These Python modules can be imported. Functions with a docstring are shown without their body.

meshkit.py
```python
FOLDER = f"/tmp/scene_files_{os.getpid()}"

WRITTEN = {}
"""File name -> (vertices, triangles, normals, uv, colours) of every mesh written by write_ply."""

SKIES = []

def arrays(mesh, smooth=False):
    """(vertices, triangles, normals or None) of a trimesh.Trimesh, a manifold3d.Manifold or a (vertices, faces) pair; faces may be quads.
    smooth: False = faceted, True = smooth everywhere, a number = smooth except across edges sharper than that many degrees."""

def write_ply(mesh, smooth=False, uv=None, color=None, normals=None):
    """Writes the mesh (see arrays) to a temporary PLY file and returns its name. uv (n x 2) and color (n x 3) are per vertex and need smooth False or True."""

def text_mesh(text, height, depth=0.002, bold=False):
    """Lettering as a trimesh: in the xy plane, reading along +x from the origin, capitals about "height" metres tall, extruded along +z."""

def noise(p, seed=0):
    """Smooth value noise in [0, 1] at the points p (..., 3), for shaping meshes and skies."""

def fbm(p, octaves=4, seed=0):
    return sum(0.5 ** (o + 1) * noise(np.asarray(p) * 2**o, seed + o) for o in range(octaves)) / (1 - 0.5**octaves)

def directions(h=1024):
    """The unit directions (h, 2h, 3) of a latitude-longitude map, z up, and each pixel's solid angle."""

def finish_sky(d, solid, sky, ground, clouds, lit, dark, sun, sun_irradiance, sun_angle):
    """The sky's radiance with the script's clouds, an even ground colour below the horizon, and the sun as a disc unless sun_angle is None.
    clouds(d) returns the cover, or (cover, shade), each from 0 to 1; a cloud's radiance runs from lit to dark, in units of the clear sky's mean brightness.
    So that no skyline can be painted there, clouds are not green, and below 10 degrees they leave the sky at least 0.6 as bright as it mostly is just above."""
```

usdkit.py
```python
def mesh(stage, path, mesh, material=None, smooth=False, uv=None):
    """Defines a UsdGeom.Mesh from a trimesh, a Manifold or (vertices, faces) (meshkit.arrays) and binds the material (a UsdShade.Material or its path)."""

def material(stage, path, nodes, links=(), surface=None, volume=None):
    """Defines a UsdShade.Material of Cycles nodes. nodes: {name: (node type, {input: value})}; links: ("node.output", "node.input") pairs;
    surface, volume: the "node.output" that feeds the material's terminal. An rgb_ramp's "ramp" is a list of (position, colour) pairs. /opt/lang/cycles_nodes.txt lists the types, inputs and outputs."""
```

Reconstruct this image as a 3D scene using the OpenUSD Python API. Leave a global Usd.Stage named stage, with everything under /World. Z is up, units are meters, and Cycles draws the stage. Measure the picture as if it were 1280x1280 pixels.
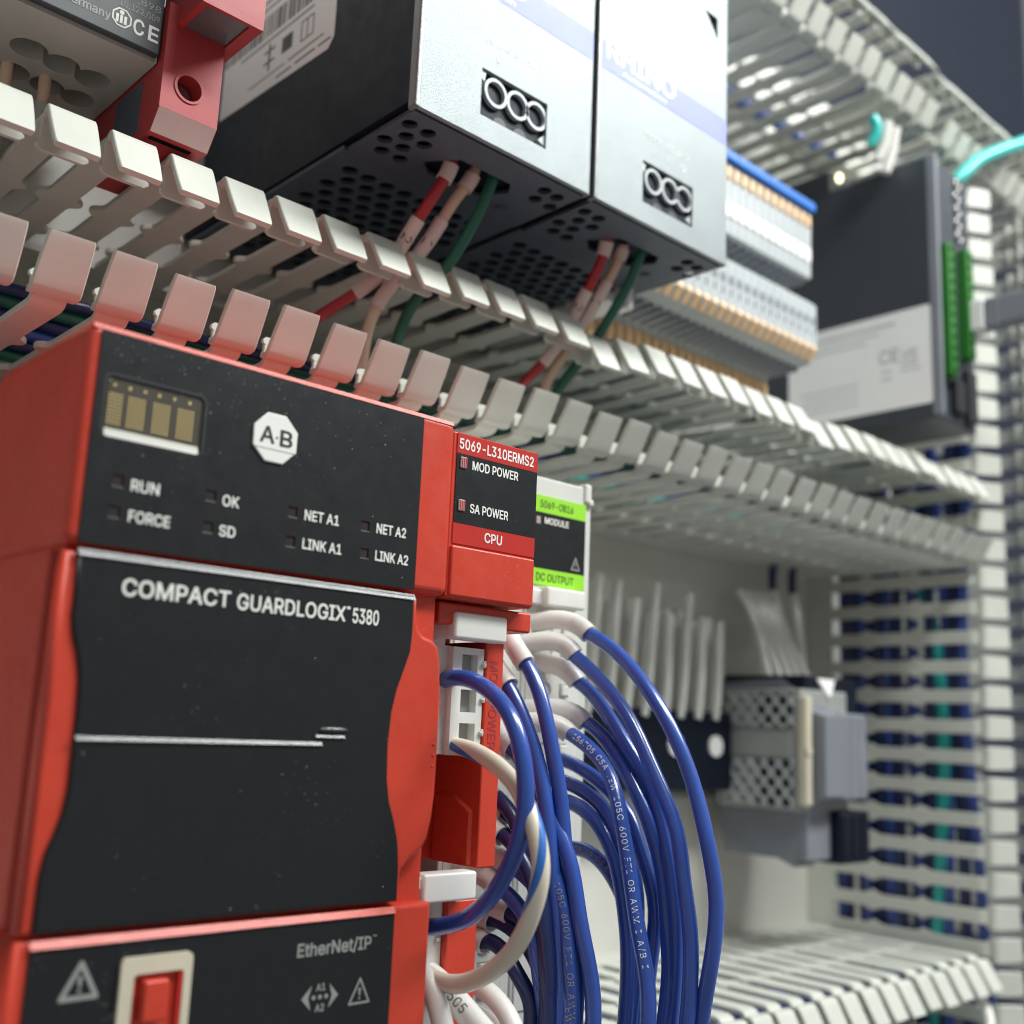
import math, random
import numpy as np, trimesh, manifold3d, usdkit
from manifold3d import Manifold
from pxr import Usd, UsdGeom, UsdLux, UsdShade, Gf, Sdf
from shapely.geometry import Polygon, box as sbox, Point
from shapely import affinity, union_all
import meshkit

# All lengths below are millimetres: X right along the panel, Y away from the viewer, Z up. The mesh helper turns them into metres.
MM = 0.001
stage = Usd.Stage.CreateInMemory()
UsdGeom.Xform.Define(stage, '/World')
UsdGeom.Scope.Define(stage, '/World/Looks')
V = np.array

# ------------------------------------------------------------------ camera
CAM = V([-65.49, -171.16, -61.10])
RIGHT, DOWN, FWD = (V(r) for r in [[0.7283629, -0.6839149, 0.0418075], [0.1605192, 0.1109972, -0.9807717], [0.6661239, 0.7210687, 0.1906277]])
cam = UsdGeom.Camera.Define(stage, '/World/camera')
m = Gf.Matrix4d(1)
for i, r in enumerate((RIGHT, -DOWN, -FWD)):
    m.SetRow(i, Gf.Vec4d(*map(float, r), 0))
m.SetRow(3, Gf.Vec4d(*map(float, CAM * MM), 1))
cam.AddTransformOp().Set(m)
cam.CreateHorizontalApertureAttr(36.0)
cam.CreateFocalLengthAttr(36.0 * 1374.73 / 1280)
cam.CreateFStopAttr(11.8)
cam.CreateFocusDistanceAttr(0.238)
cam.CreateClippingRangeAttr(Gf.Vec2f(0.02, 50))
cam.CreateExposureAttr(0.0)

# ------------------------------------------------------------------ light: the cabinet's own lamp above the front, a ceiling lamp to the right, and the soft light of the room
def mat(name, nodes, links=(), surface='p.BSDF'):
    return usdkit.material(stage, '/World/Looks/' + name, nodes, links, surface=surface)

def lamp(name, pos, target, w, h, power, color):
    l = UsdLux.RectLight.Define(stage, '/World/' + name)
    pos, target = V(pos, float) * MM, V(target, float) * MM
    b = pos - target; b /= np.linalg.norm(b)
    r = np.cross([0, 0, 1], b); r /= np.linalg.norm(r)
    u = np.cross(b, r)
    x = Gf.Matrix4d(1)
    for i, q in enumerate((r, u, b)):
        x.SetRow(i, Gf.Vec4d(*map(float, q), 0))
    x.SetRow(3, Gf.Vec4d(*map(float, pos), 1))
    l.AddTransformOp().Set(x)
    l.CreateWidthAttr(w * MM); l.CreateHeightAttr(h * MM)
    l.CreateIntensityAttr(power); l.CreateColorAttr(Gf.Vec3f(*color))
    return l

lamp('cabinet_lamp', (330, -335, 520), (330, 60, 0), 640, 110, 32.0, (0.96, 1.0, 0.965))
lamp('ceiling_lamp', (1350, -860, 1270), (150, 20, 60), 620, 300, 25.0, (0.97, 1.0, 0.98))
dome = UsdLux.DomeLight.Define(stage, '/World/room_light')
dome.CreateIntensityAttr(1.0)
room = usdkit.material(stage, '/World/Looks/room_light', {
    'c': ('texture_coordinate', {}), 's': ('separate_xyz', {}), 'a': ('map_range', {'from_min': -1.0, 'from_max': 1.0}),
    'r': ('rgb_ramp', {'ramp': [(0.0, (0.28, 0.30, 0.33)), (0.36, (0.38, 0.38, 0.36)), (0.5, (0.46, 0.455, 0.41)), (0.62, (0.39, 0.41, 0.42)), (1.0, (0.40, 0.43, 0.46))]}),
    'b': ('background_shader', {'strength': 0.63})},
    [('c.generated', 's.vector'), ('s.z', 'a.value'), ('a.result', 'r.fac'), ('r.color', 'b.color')], surface='b.background')
UsdShade.MaterialBindingAPI.Apply(dome.GetPrim()).Bind(room)

# ------------------------------------------------------------------ materials
def plastic(name, color, rough=0.4, coat=0.0, metal=0.0, grain=0.0, grain_scale=2500, spec=0.5, var=0.06, dust=0.0, dust_scale=1800, sss=0.0, smudge=0.12):
    """Moulded plastic or paint: slight tone drift, uneven gloss, optional grain in the relief and dust specks."""
    c = V(color, float)
    n = {'t': ('geometry', {}), 'n': ('noise_texture', {'scale': 60.0, 'detail': 4.0}), 'g': ('noise_texture', {'scale': 210.0, 'detail': 5.0, 'roughness': 0.65}),
         'r': ('rgb_ramp', {'ramp': [(0.3, c * (1 - var)), (0.7, np.minimum(c * (1 + var), 1))]}),
         'm': ('map_range', {'from_min': 0.3, 'from_max': 0.7, 'to_min': max(rough - smudge * rough, .02), 'to_max': rough + smudge * rough}),
         'p': ('principled_bsdf', {'metallic': metal, 'coat_weight': coat, 'coat_roughness': 0.12, 'specular_ior_level': spec})}
    l = [('t.position', 'n.vector'), ('t.position', 'g.vector'), ('n.fac', 'r.fac'), ('g.fac', 'm.value'), ('m.result', 'p.roughness')]
    if sss:
        n['p'][1].update({'subsurface_weight': sss, 'subsurface_scale': 0.0015, 'subsurface_radius': (1, .9, .8)})
    base = 'r.color'
    if dust:
        n['dn'] = ('noise_texture', {'scale': float(dust_scale), 'detail': 2.0, 'roughness': 0.6})
        n['dm'] = ('noise_texture', {'scale': 45.0, 'detail': 3.0})
        n['ds'] = ('math', {'math_type': 'multiply_add', 'value2': 0.42})
        n['dr'] = ('map_range', {'from_min': 0.93, 'from_max': 1.02, 'to_min': 0.0, 'to_max': dust, 'clamp': True})
        n['mx'] = ('mix', {'color2': (0.42, 0.42, 0.40)})
        l += [('t.position', 'dn.vector'), ('t.position', 'dm.vector'), ('dm.fac', 'ds.value1'), ('dn.fac', 'ds.value3'), ('ds.value', 'dr.value'), ('dr.result', 'mx.fac'), ('r.color', 'mx.color1')]
        base = 'mx.color'
    l.append((base, 'p.base_color'))
    if grain:
        n['bn'] = ('noise_texture', {'scale': float(grain_scale), 'detail': 3.0})
        n['b'] = ('bump', {'strength': grain, 'distance': 0.00015})
        l += [('t.position', 'bn.vector'), ('bn.fac', 'b.height'), ('b.normal', 'p.normal')]
    return mat(name, n, l)

M = {}
M['duct'] = plastic('duct_grey', (0.60, 0.605, 0.55), 0.36, grain=0.05, grain_scale=900, var=0.05)
M['red'] = plastic('red_plastic', (0.57, 0.050, 0.026), 0.36, grain=0.16, grain_scale=4200, var=0.06, smudge=0.3, dust=0.35, dust_scale=1900)
M['red_edge'] = plastic('red_edge', (0.60, 0.052, 0.027), 0.29, grain=0.5, grain_scale=4500, spec=0.9)
M['red_label'] = plastic('red_label', (0.50, 0.030, 0.024), 0.30, var=0.03)
M['black'] = plastic('black_faceplate', (0.0095, 0.0108, 0.0128), 0.36, spec=0.42, smudge=0.10, grain=0.10, grain_scale=3000, dust=0.4, dust_scale=1700)
M['black_edge'] = plastic('black_edge', (0.03, 0.031, 0.033), 0.27, grain=0.5, grain_scale=4500, spec=0.9)
M['black_matt'] = plastic('black_matt', (0.016, 0.017, 0.020), 0.5)
M['void'] = plastic('dark_void', (0.006, 0.006, 0.008), 0.8, spec=0.08)
M['white'] = plastic('white_plastic', (0.72, 0.71, 0.67), 0.34, sss=0.15, var=0.03)
M['white_print'] = plastic('white_print', (0.80, 0.79, 0.75), 0.45, var=0.03)
M['grey_print'] = plastic('grey_print', (0.30, 0.30, 0.29), 0.5, var=0.05)
M['black_print'] = plastic('black_print', (0.02, 0.02, 0.022), 0.5)
M['io_grey'] = plastic('light_grey_plastic', (0.62, 0.62, 0.58), 0.4)
M['lime'] = plastic('lime_label', (0.30, 0.70, 0.035), 0.4, var=0.03)
M['psu_front'] = plastic('silver_paint', (0.25, 0.274, 0.286), 0.45, metal=0.42, smudge=0.02, grain=1.0, grain_scale=2800, var=0.05)
M['psu_dark'] = plastic('navy_black_paint', (0.008, 0.011, 0.021), 0.5, grain=0.25, grain_scale=2600, spec=0.15)
M['psu_under'] = plastic('slate_paint', (0.070, 0.085, 0.112), 0.5, grain=0.25, grain_scale=2600)
M['psu_edge'] = plastic('bare_edge', (0.20, 0.20, 0.21), 0.38, metal=0.7, grain=0.6, grain_scale=2200)
M['stripe'] = plastic('lilac_print', (0.20, 0.225, 0.52), 0.5, smudge=0.02, metal=0.12, grain=0.4, grain_scale=2600)
M['pale_print'] = plastic('pale_print', (0.78, 0.82, 0.82), 0.5, var=0.02)
M['blue_wire'] = plastic('blue_insulation', (0.028, 0.078, 0.37), 0.26, coat=0.6, var=0.10)
M['navy_wire'] = plastic('navy_insulation', (0.012, 0.022, 0.10), 0.34, coat=0.2)
M['sleeve'] = plastic('white_sleeve', (0.74, 0.71, 0.67), 0.36, sss=0.2, var=0.03)
M['cream_wire'] = plastic('cream_insulation', (0.74, 0.66, 0.54), 0.34, coat=0.15, var=0.03)
M['mid_blue'] = plastic('sky_blue_stripe', (0.035, 0.16, 0.52), 0.34, coat=0.15)
M['red_wire'] = plastic('red_insulation', (0.42, 0.02, 0.03), 0.34, coat=0.2)
M['peach_wire'] = plastic('peach_insulation', (0.66, 0.46, 0.34), 0.36, coat=0.1)
M['pink_sleeve'] = plastic('pinkish_sleeve', (0.70, 0.55, 0.52), 0.38)
M['green_wire'] = plastic('green_insulation', (0.012, 0.115, 0.075), 0.34, coat=0.2)
M['yellow'] = plastic('yellow_stripe', (0.42, 0.44, 0.06), 0.36)
M['teal'] = plastic('teal_jacket', (0.03, 0.50, 0.46), 0.34, coat=0.2)
M['panel'] = plastic('white_panel_paint', (0.66, 0.64, 0.60), 0.42, var=0.04)
M['navy_wall'] = plastic('navy_cabinet_paint', (0.022, 0.030, 0.062), 0.45, var=0.12)
M['steel'] = plastic('zinc_rail', (0.42, 0.42, 0.42), 0.35, metal=0.9)
M['screw'] = plastic('screw_steel', (0.45, 0.44, 0.42), 0.25, metal=1.0)
M['grey_device'] = plastic('taupe_plastic', (0.40, 0.385, 0.355), 0.5, grain=0.1, grain_scale=2500)
M['red_dusky'] = plastic('dusky_red_plastic', (0.37, 0.034, 0.038), 0.45, grain=0.12, grain_scale=2600)
M['slate_label'] = plastic('slate_label', (0.040, 0.048, 0.055), 0.42)
M['tb_grey'] = plastic('terminal_grey', (0.44, 0.465, 0.48), 0.42)
M['orange'] = plastic('orange_lever', (0.84, 0.55, 0.30), 0.42)
M['blue_bar'] = plastic('blue_bar', (0.02, 0.17, 0.62), 0.38)
M['dev_black'] = plastic('charcoal_case', (0.040, 0.046, 0.058), 0.42)
M['paper'] = plastic('paper_label', (0.88, 0.86, 0.86), 0.4, var=0.02)
M['green_conn'] = plastic('green_connector', (0.024, 0.17, 0.020), 0.4)
M['contactor'] = plastic('contactor_grey', (0.30, 0.305, 0.295), 0.5)
M['slate_grey'] = plastic('slate_grey_plastic', (0.20, 0.21, 0.245), 0.42)
M['beige'] = plastic('beige_frame', (0.62, 0.56, 0.44), 0.38)
M['gold'] = plastic('gold_dots', (0.80, 0.62, 0.28), 0.4, metal=0.0)
M['board'] = plastic('olive_board', (0.060, 0.052, 0.040), 0.4)
M['lens'] = plastic('smoked_lens', (0.035, 0.026, 0.026), 0.18)
M['clear_lens'] = plastic('pale_lens', (0.42, 0.34, 0.33), 0.2)
M['smoke'] = mat('smoked_window', {'f': ('fresnel', {'IOR': 1.45}), 't': ('transparent_bsdf', {'color': (0.97, 0.96, 0.93)}), 'g': ('glossy_bsdf', {'roughness': 0.06, 'color': (1, 1, 1)}), 'x': ('mix_closure', {})},
                 [('f.fac', 'x.fac'), ('t.BSDF', 'x.closure1'), ('g.BSDF', 'x.closure2')], surface='x.closure')
M['glow'] = mat('lit_indicator', {'e': ('emission', {'color': (1.0, 0.95, 0.55), 'strength': 4.0})}, surface='e.emission')

# ------------------------------------------------------------------ stage helpers
_names = {}
def free(parent, name):
    k = (parent, name); n = _names.get(k, 0); _names[k] = n + 1
    return f'{parent}/{name}' + (f'_{n:03d}' if n else '')

def info(prim, label=None, cat=None, group=None, kind=None):
    for k, v in (('label', label), ('category', cat), ('group', group), ('kind', kind)):
        if v: prim.SetCustomDataByKey(k, v)

def thing(name, label, cat, group=None, at=(0, 0, 0)):
    x = UsdGeom.Xform.Define(stage, free('/World', name))
    x.AddTranslateOp().Set(Gf.Vec3d(*[float(a) * MM for a in at]))
    x.GetPrim().SetCustomDataByKey('label', label)
    info(x.GetPrim(), label, cat, group)
    return str(x.GetPath())

def put(parent, name, mesh, material, smooth=35, label=None, kind=None):
    v, f, n = meshkit.arrays(mesh, False)
    p = usdkit.mesh(stage, free(parent, name), trimesh.Trimesh(v * MM, f, process=False), M[material] if isinstance(material, str) else material, smooth=smooth)
    info(p.GetPrim(), label, None, None, kind)
    return str(p.GetPath())

def top(name, mesh, material, label, cat, group=None, kind=None, smooth=35):
    p = put('/World', name, mesh, material, smooth)
    info(stage.GetPrimAtPath(p), label, cat, group, kind)
    return p

def copy(source, at, label, name=None):
    name = name or source.split('/')[-1]
    x = UsdGeom.Xform.Define(stage, free('/World', name))
    x.GetPrim().GetReferences().AddInternalReference(source)
    x.GetPrim().SetInstanceable(True)
    x.ClearXformOpOrder(); x.AddTranslateOp().Set(Gf.Vec3d(*[float(a) * MM for a in at]))
    src = stage.GetPrimAtPath(source).GetCustomData()
    info(x.GetPrim(), label, src['category'], src.get('group'))
    return str(x.GetPath())

# ------------------------------------------------------------------ shape helpers (millimetres)
def tm(man):
    q = man.to_mesh()
    return trimesh.Trimesh(np.array(q.vert_properties[:, :3]), np.array(q.tri_verts), process=False)

def cat(*ms):
    return trimesh.util.concatenate([x if isinstance(x, trimesh.Trimesh) else tm(x) for x in ms])

def bx(x0, x1, y0, y1, z0, z1):
    return trimesh.creation.box(bounds=[[min(x0, x1), min(y0, y1), min(z0, z1)], [max(x0, x1), max(y0, y1), max(z0, z1)]])

def rb(x0, x1, y0, y1, z0, z1, r=0.6, seg=12):
    """Box with rounded edges."""
    r = min(r, (x1 - x0) / 2.01, (y1 - y0) / 2.01, (z1 - z0) / 2.01)
    s = Manifold.sphere(r, seg)
    return tm(Manifold.batch_hull([s.translate((x, y, z)) for x in (x0 + r, x1 - r) for y in (y0 + r, y1 - r) for z in (z0 + r, z1 - r)]))

def cb(x0, x1, y0, y1, z0, z1, c=0.5):
    """Box with chamfered edges (24 points)."""
    p = []
    for sx in (0, 1):
        for sy in (0, 1):
            for sz in (0, 1):
                X, Y, Z = (x0, x1)[sx], (y0, y1)[sy], (z0, z1)[sz]
                dx, dy, dz = c * (1 - 2 * sx), c * (1 - 2 * sy), c * (1 - 2 * sz)
                p += [(X, Y + dy, Z + dz), (X + dx, Y, Z + dz), (X + dx, Y + dy, Z)]
    return trimesh.convex.convex_hull(V(p))

def hull(pts):
    return trimesh.convex.convex_hull(V(pts, float))

def front(poly, y0, y1):
    """A shapely polygon drawn in X, Z, as a plate from depth y0 (front) to y1."""
    out = []
    for g in getattr(poly, 'geoms', [poly]):
        e = trimesh.creation.extrude_polygon(g, y1 - y0, engine='earcut')
        e.vertices = np.stack([e.vertices[:, 0], y1 - e.vertices[:, 2], e.vertices[:, 1]], 1)
        out.append(e)
    return trimesh.util.concatenate(out)

def flat(poly, z0, z1):
    """A shapely polygon drawn in X, Y, as a plate from z0 to z1."""
    e = trimesh.creation.extrude_polygon(poly, z1 - z0, engine='earcut'); e.apply_translation((0, 0, z0)); return e

def side(poly, x0, x1):
    """A shapely polygon drawn in Y, Z, extruded along X."""
    e = trimesh.creation.extrude_polygon(poly, x1 - x0, engine='earcut')
    e.vertices = np.stack([x0 + e.vertices[:, 2], e.vertices[:, 0], e.vertices[:, 1]], 1)
    return e

def rpoly(x0, x1, z0, z1, r=0.8):
    return sbox(x0 + r, z0 + r, x1 - r, z1 - r).buffer(r, quad_segs=6)

def bevel_front(poly, y0, y1, r, steps=4):
    """Plate like front(), with the front edge rounded by r."""
    c = V(poly.exterior.coords)[:-1]
    if not poly.exterior.is_ccw: c = c[::-1]
    e = np.roll(c, -1, 0) - c; e /= np.linalg.norm(e, axis=1, keepdims=True)
    nrm = np.stack([e[:, 1], -e[:, 0]], 1)
    a = nrm + np.roll(nrm, 1, 0); a /= np.maximum((a * np.roll(nrm, 1, 0)).sum(1, keepdims=True), 0.35)
    rings = [(y1, 0.0)] + [(y0 + r * (1 - math.sin(t)), r * (1 - math.cos(t))) for t in np.linspace(0, math.pi / 2, steps + 1)]
    vs, n = [], len(c)
    for y, d in rings:
        q = c - a * d
        vs.append(np.stack([q[:, 0], np.full(n, y), q[:, 1]], 1))
    f = []
    for k in range(len(rings) - 1):
        i = np.arange(n); j = (i + 1) % n
        f += [np.stack([k * n + i, k * n + j, (k + 1) * n + j], 1), np.stack([k * n + i, (k + 1) * n + j, (k + 1) * n + i], 1)]
    from mapbox_earcut import triangulate_float64
    fi = np.array(triangulate_float64(np.ascontiguousarray(c - a * rings[-1][1]), np.array([n], np.uint32))).reshape(-1, 3)
    f.append(fi + (len(rings) - 1) * n)
    mesh = trimesh.Trimesh(np.vstack(vs), np.vstack(f), process=False)
    mesh.fix_normals()
    return mesh

def ledge(x0, x1, z0, z1, y, back, tilt=28.0):
    """A bar along X whose front face leans back towards its top."""
    d = (z1 - z0) * math.tan(math.radians(tilt))
    return hull([(x, yy, z) for x in (x0, x1) for yy, z in ((y, z0), (y + d, z1), (back, z1), (back, z0))])

def cyl(p, q, r, seg=24, r2=None):
    p, q = V(p, float), V(q, float)
    return tube([p, q], [r, r if r2 is None else r2], seg)

def smoothpath(pts, n=40):
    from scipy.interpolate import PchipInterpolator, CubicSpline
    p = V(pts, float)
    if len(p) < 3: return p[0] + (p[-1] - p[0]) * np.linspace(0, 1, n)[:, None]
    t = np.r_[0, np.cumsum(np.linalg.norm(np.diff(p, axis=0), axis=1) ** 0.7)]
    return CubicSpline(t, p)(np.linspace(0, t[-1], n))

def frames(p):
    t = np.gradient(p, axis=0); t /= np.linalg.norm(t, axis=1, keepdims=True) + 1e-12
    a = np.zeros_like(p); ref = V([1.0, 0, 0]) if abs(t[0][0]) < 0.9 else V([0, 1.0, 0])
    for i in range(len(p)):
        ref = ref - t[i] * (ref @ t[i]); ref /= np.linalg.norm(ref); a[i] = ref
    return t, a, np.cross(t, a)

def tube(pts, r, seg=20):
    p = V(pts, float)
    t, a, b = frames(p)
    rr = np.broadcast_to(V(r, float), (len(p),))
    ang = np.arange(seg) * 2 * math.pi / seg
    v = p[:, None] + rr[:, None, None] * (np.cos(ang)[None, :, None] * a[:, None] + np.sin(ang)[None, :, None] * b[:, None])
    n = len(p); i, j = np.meshgrid(np.arange(n - 1), np.arange(seg), indexing='ij'); jj = (j + 1) % seg
    q = np.stack([i * seg + j, i * seg + jj, (i + 1) * seg + jj, (i + 1) * seg + j], -1).reshape(-1, 4)
    vv = np.vstack([v.reshape(-1, 3), p[:1], p[-1:]])
    k = np.arange(seg); kk = (k + 1) % seg
    f = np.vstack([q[:, [0, 1, 2]], q[:, [0, 2, 3]], np.stack([np.full(seg, n * seg), kk, k], 1), np.stack([np.full(seg, n * seg + 1), (n - 1) * seg + k, (n - 1) * seg + kk], 1)])
    return trimesh.Trimesh(vv, f, process=False)

def hollow(pts, r, wall=0.45, seg=24):
    """A sleeve: a tube whose far end shows its wall and its bore."""
    p = V(pts, float); L = len(p)
    q = np.vstack([p, p[::-1][:max(2, L // 4)]])
    rad = np.r_[np.full(L, r), np.full(len(q) - L, r - wall)]
    t, a, b = frames(p)
    idx = list(range(L)) + list(range(L - 1, L - 1 - (len(q) - L), -1))
    ang = np.arange(seg) * 2 * math.pi / seg
    v = q[:, None] + rad[:, None, None] * (np.cos(ang)[None, :, None] * a[idx][:, None] + np.sin(ang)[None, :, None] * b[idx][:, None])
    n = len(q); i, j = np.meshgrid(np.arange(n - 1), np.arange(seg), indexing='ij'); jj = (j + 1) % seg
    g = np.stack([i * seg + j, i * seg + jj, (i + 1) * seg + jj, (i + 1) * seg + j], -1).reshape(-1, 4)
    return trimesh.Trimesh(v.reshape(-1, 3), np.vstack([g[:, [0, 1, 2]], g[:, [0, 2, 3]]]), process=False)

def stripe_on(pts, r, turns, phase, width, lift=0.04, k=7):
    """A spiral stripe lying on a tube's skin."""
    p = V(pts, float); t, a, b = frames(p); n = len(p)
    th = phase + 2 * math.pi * turns * np.linspace(0, 1, n)
    w = np.linspace(-width / 2, width / 2, k)
    v = p[:, None] + (r + lift) * (np.cos(th[:, None] + w)[..., None] * a[:, None] + np.sin(th[:, None] + w)[..., None] * b[:, None])
    i, j = np.meshgrid(np.arange(n - 1), np.arange(k - 1), indexing='ij')
    q = np.stack([i * k + j, i * k + j + 1, (i + 1) * k + j + 1, (i + 1) * k + j], -1).reshape(-1, 4)
    m_ = trimesh.Trimesh(v.reshape(-1, 3), np.vstack([q[:, [0, 1, 2]], q[:, [0, 2, 3]]]), process=False)
    return m_

_glyphs = {}
def raw_text(s, h, bold):
    k = (s, h, bold)
    if k not in _glyphs: _glyphs[k] = meshkit.text_mesh(s, h, 1.0, bold)
    return _glyphs[k].copy()

def text(s, x0, x1, z, h, y, depth=0.08, bold=True, rot=0, slant=0.0, mirror=False):
    """Lettering on a plane that faces the viewer: from x0 to x1, baseline z, standing `depth` proud of y. rot=-90 reads downwards (then x0..x1 is the run in -Z)."""
    t = raw_text(s, h, bold); v = t.vertices.copy()
    w = v[:, 0].max() - v[:, 0].min(); v[:, 0] = (v[:, 0] - v[:, 0].min()) * ((x1 - x0) / w)
    v[:, 0] += slant * v[:, 1]
    d = v[:, 2] * depth
    if rot == 0: t.vertices = np.stack([x0 + v[:, 0], y - d, z + v[:, 1]], 1)
    else: t.vertices = np.stack([z + v[:, 1], y - d, x0 - v[:, 0]], 1)
    return t

def text_on_tube(s, pts, r, s0, h, toward, gap=0.25, bold=False, depth=0.03, flip=False):
    """Lettering along a tube, from arc length s0, on the flank that faces `toward`."""
    p = smoothpath(pts, 240); t, _, _ = frames(p)
    arc = np.r_[0, np.cumsum(np.linalg.norm(np.diff(p, axis=0), axis=1))]
    out, at = [], s0
    for ch in s:
        if ch == ' ': at += h * 0.75; continue
        g = raw_text(ch, h, bold); v = g.vertices.copy()
        v[:, 0] -= v[:, 0].min(); w = v[:, 0].max(); v[:, 0] *= 1.0
        if at + w > arc[-1]: break
        c = at + v[:, 0]
        if flip: c = at + w - v[:, 0]
        pos = np.stack([np.interp(c, arc, p[:, i]) for i in range(3)], 1)
        tan = np.stack([np.interp(c, arc, t[:, i]) for i in range(3)], 1)
        to = V(toward, float) - pos; to -= tan * (to * tan).sum(1, keepdims=True); to /= np.linalg.norm(to, axis=1, keepdims=True)
        sidev = np.cross(to, tan)
        ang = (v[:, 1] - h / 2) / r * (-1 if flip else 1)
        g.vertices = pos + (r + depth * v[:, 2])[:, None] * (to * np.cos(ang)[:, None] + sidev * np.sin(ang)[:, None])
        out.append(g); at += w + gap
    return trimesh.util.concatenate(out)

def triangle_sign(cx, z0, w, h, y, t=0.45, mark=True):
    p = Polygon([(cx - w / 2, z0), (cx + w / 2, z0), (cx, z0 + h)]).buffer(t * 0.5, quad_segs=4)
    s = p.difference(p.buffer(-t))
    if mark:
        s = union_all([s, Polygon([(cx - w * .07, z0 + h * .62), (cx + w * .07, z0 + h * .62), (cx + w * .035, z0 + h * .3), (cx - w * .035, z0 + h * .3)]), Point(cx, z0 + h * .19).buffer(w * .05)])
    return front(s, y - 0.05, y)

# ------------------------------------------------------------------ the setting: back panel and cabinet wall
PY = 138.0
top('back_panel', bx(-260, 520, PY, PY + 3, -330, 300), 'panel', 'white painted back panel that carries the ducts and rails', 'panel', kind='structure')
top('cabinet_wall', bx(-900, 1500, 420, 430, -700, 1100), 'navy_wall', 'dark navy wall of the cabinet behind the panel', 'wall', kind='structure')

# ------------------------------------------------------------------ slotted wiring ducts: each wall is a row of snap-off fingers with folded lips
def ribbon(pts, t):
    """A bent strip: pts are (u, v, half width); thickness t. Returns vertices in (u, v, w)."""
    p = V(pts, float); d = np.gradient(p[:, :2], axis=0)
    d = np.vstack([p[1:2, :2] - p[:1, :2], p[2:, :2] - p[:-2, :2], p[-1:, :2] - p[-2:-1, :2]])
    d /= np.linalg.norm(d, axis=1, keepdims=True); nrm = np.stack([-d[:, 1], d[:, 0]], 1)
    n = len(p); v = []
    e = 0.22
    for s, k, sh in ((1, 1, 1), (1, 1, 0), (1, -1, 0), (1, -1, 1), (-1, -1, 1), (-1, -1, 0), (-1, 1, 0), (-1, 1, 1)):
        # eight points round the section: the corners are chamfered by e
        tt = t / 2 - (0 if sh == 0 else e); ww = p[:, 2] - (e if sh == 0 else 0)
        q = p[:, :2] + nrm * (tt * s); v.append(np.column_stack([q, k * ww]))
    v = np.stack(v, 1).reshape(-1, 3); f = []
    for i in range(n - 1):
        for j in range(8):
            a, b = i * 8 + j, i * 8 + (j + 1) % 8
            f += [(a, b, b + 8), (a, b + 8, a + 8)]
    for base, rev in ((0, True), ((n - 1) * 8, False)):
        for j in range(1, 7):
            f.append((base, base + j + 1, base + j) if rev else (base, base + j, base + j + 1))
    m_ = trimesh.Trimesh(v, f, process=False); m_.fix_normals(); return m_

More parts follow.
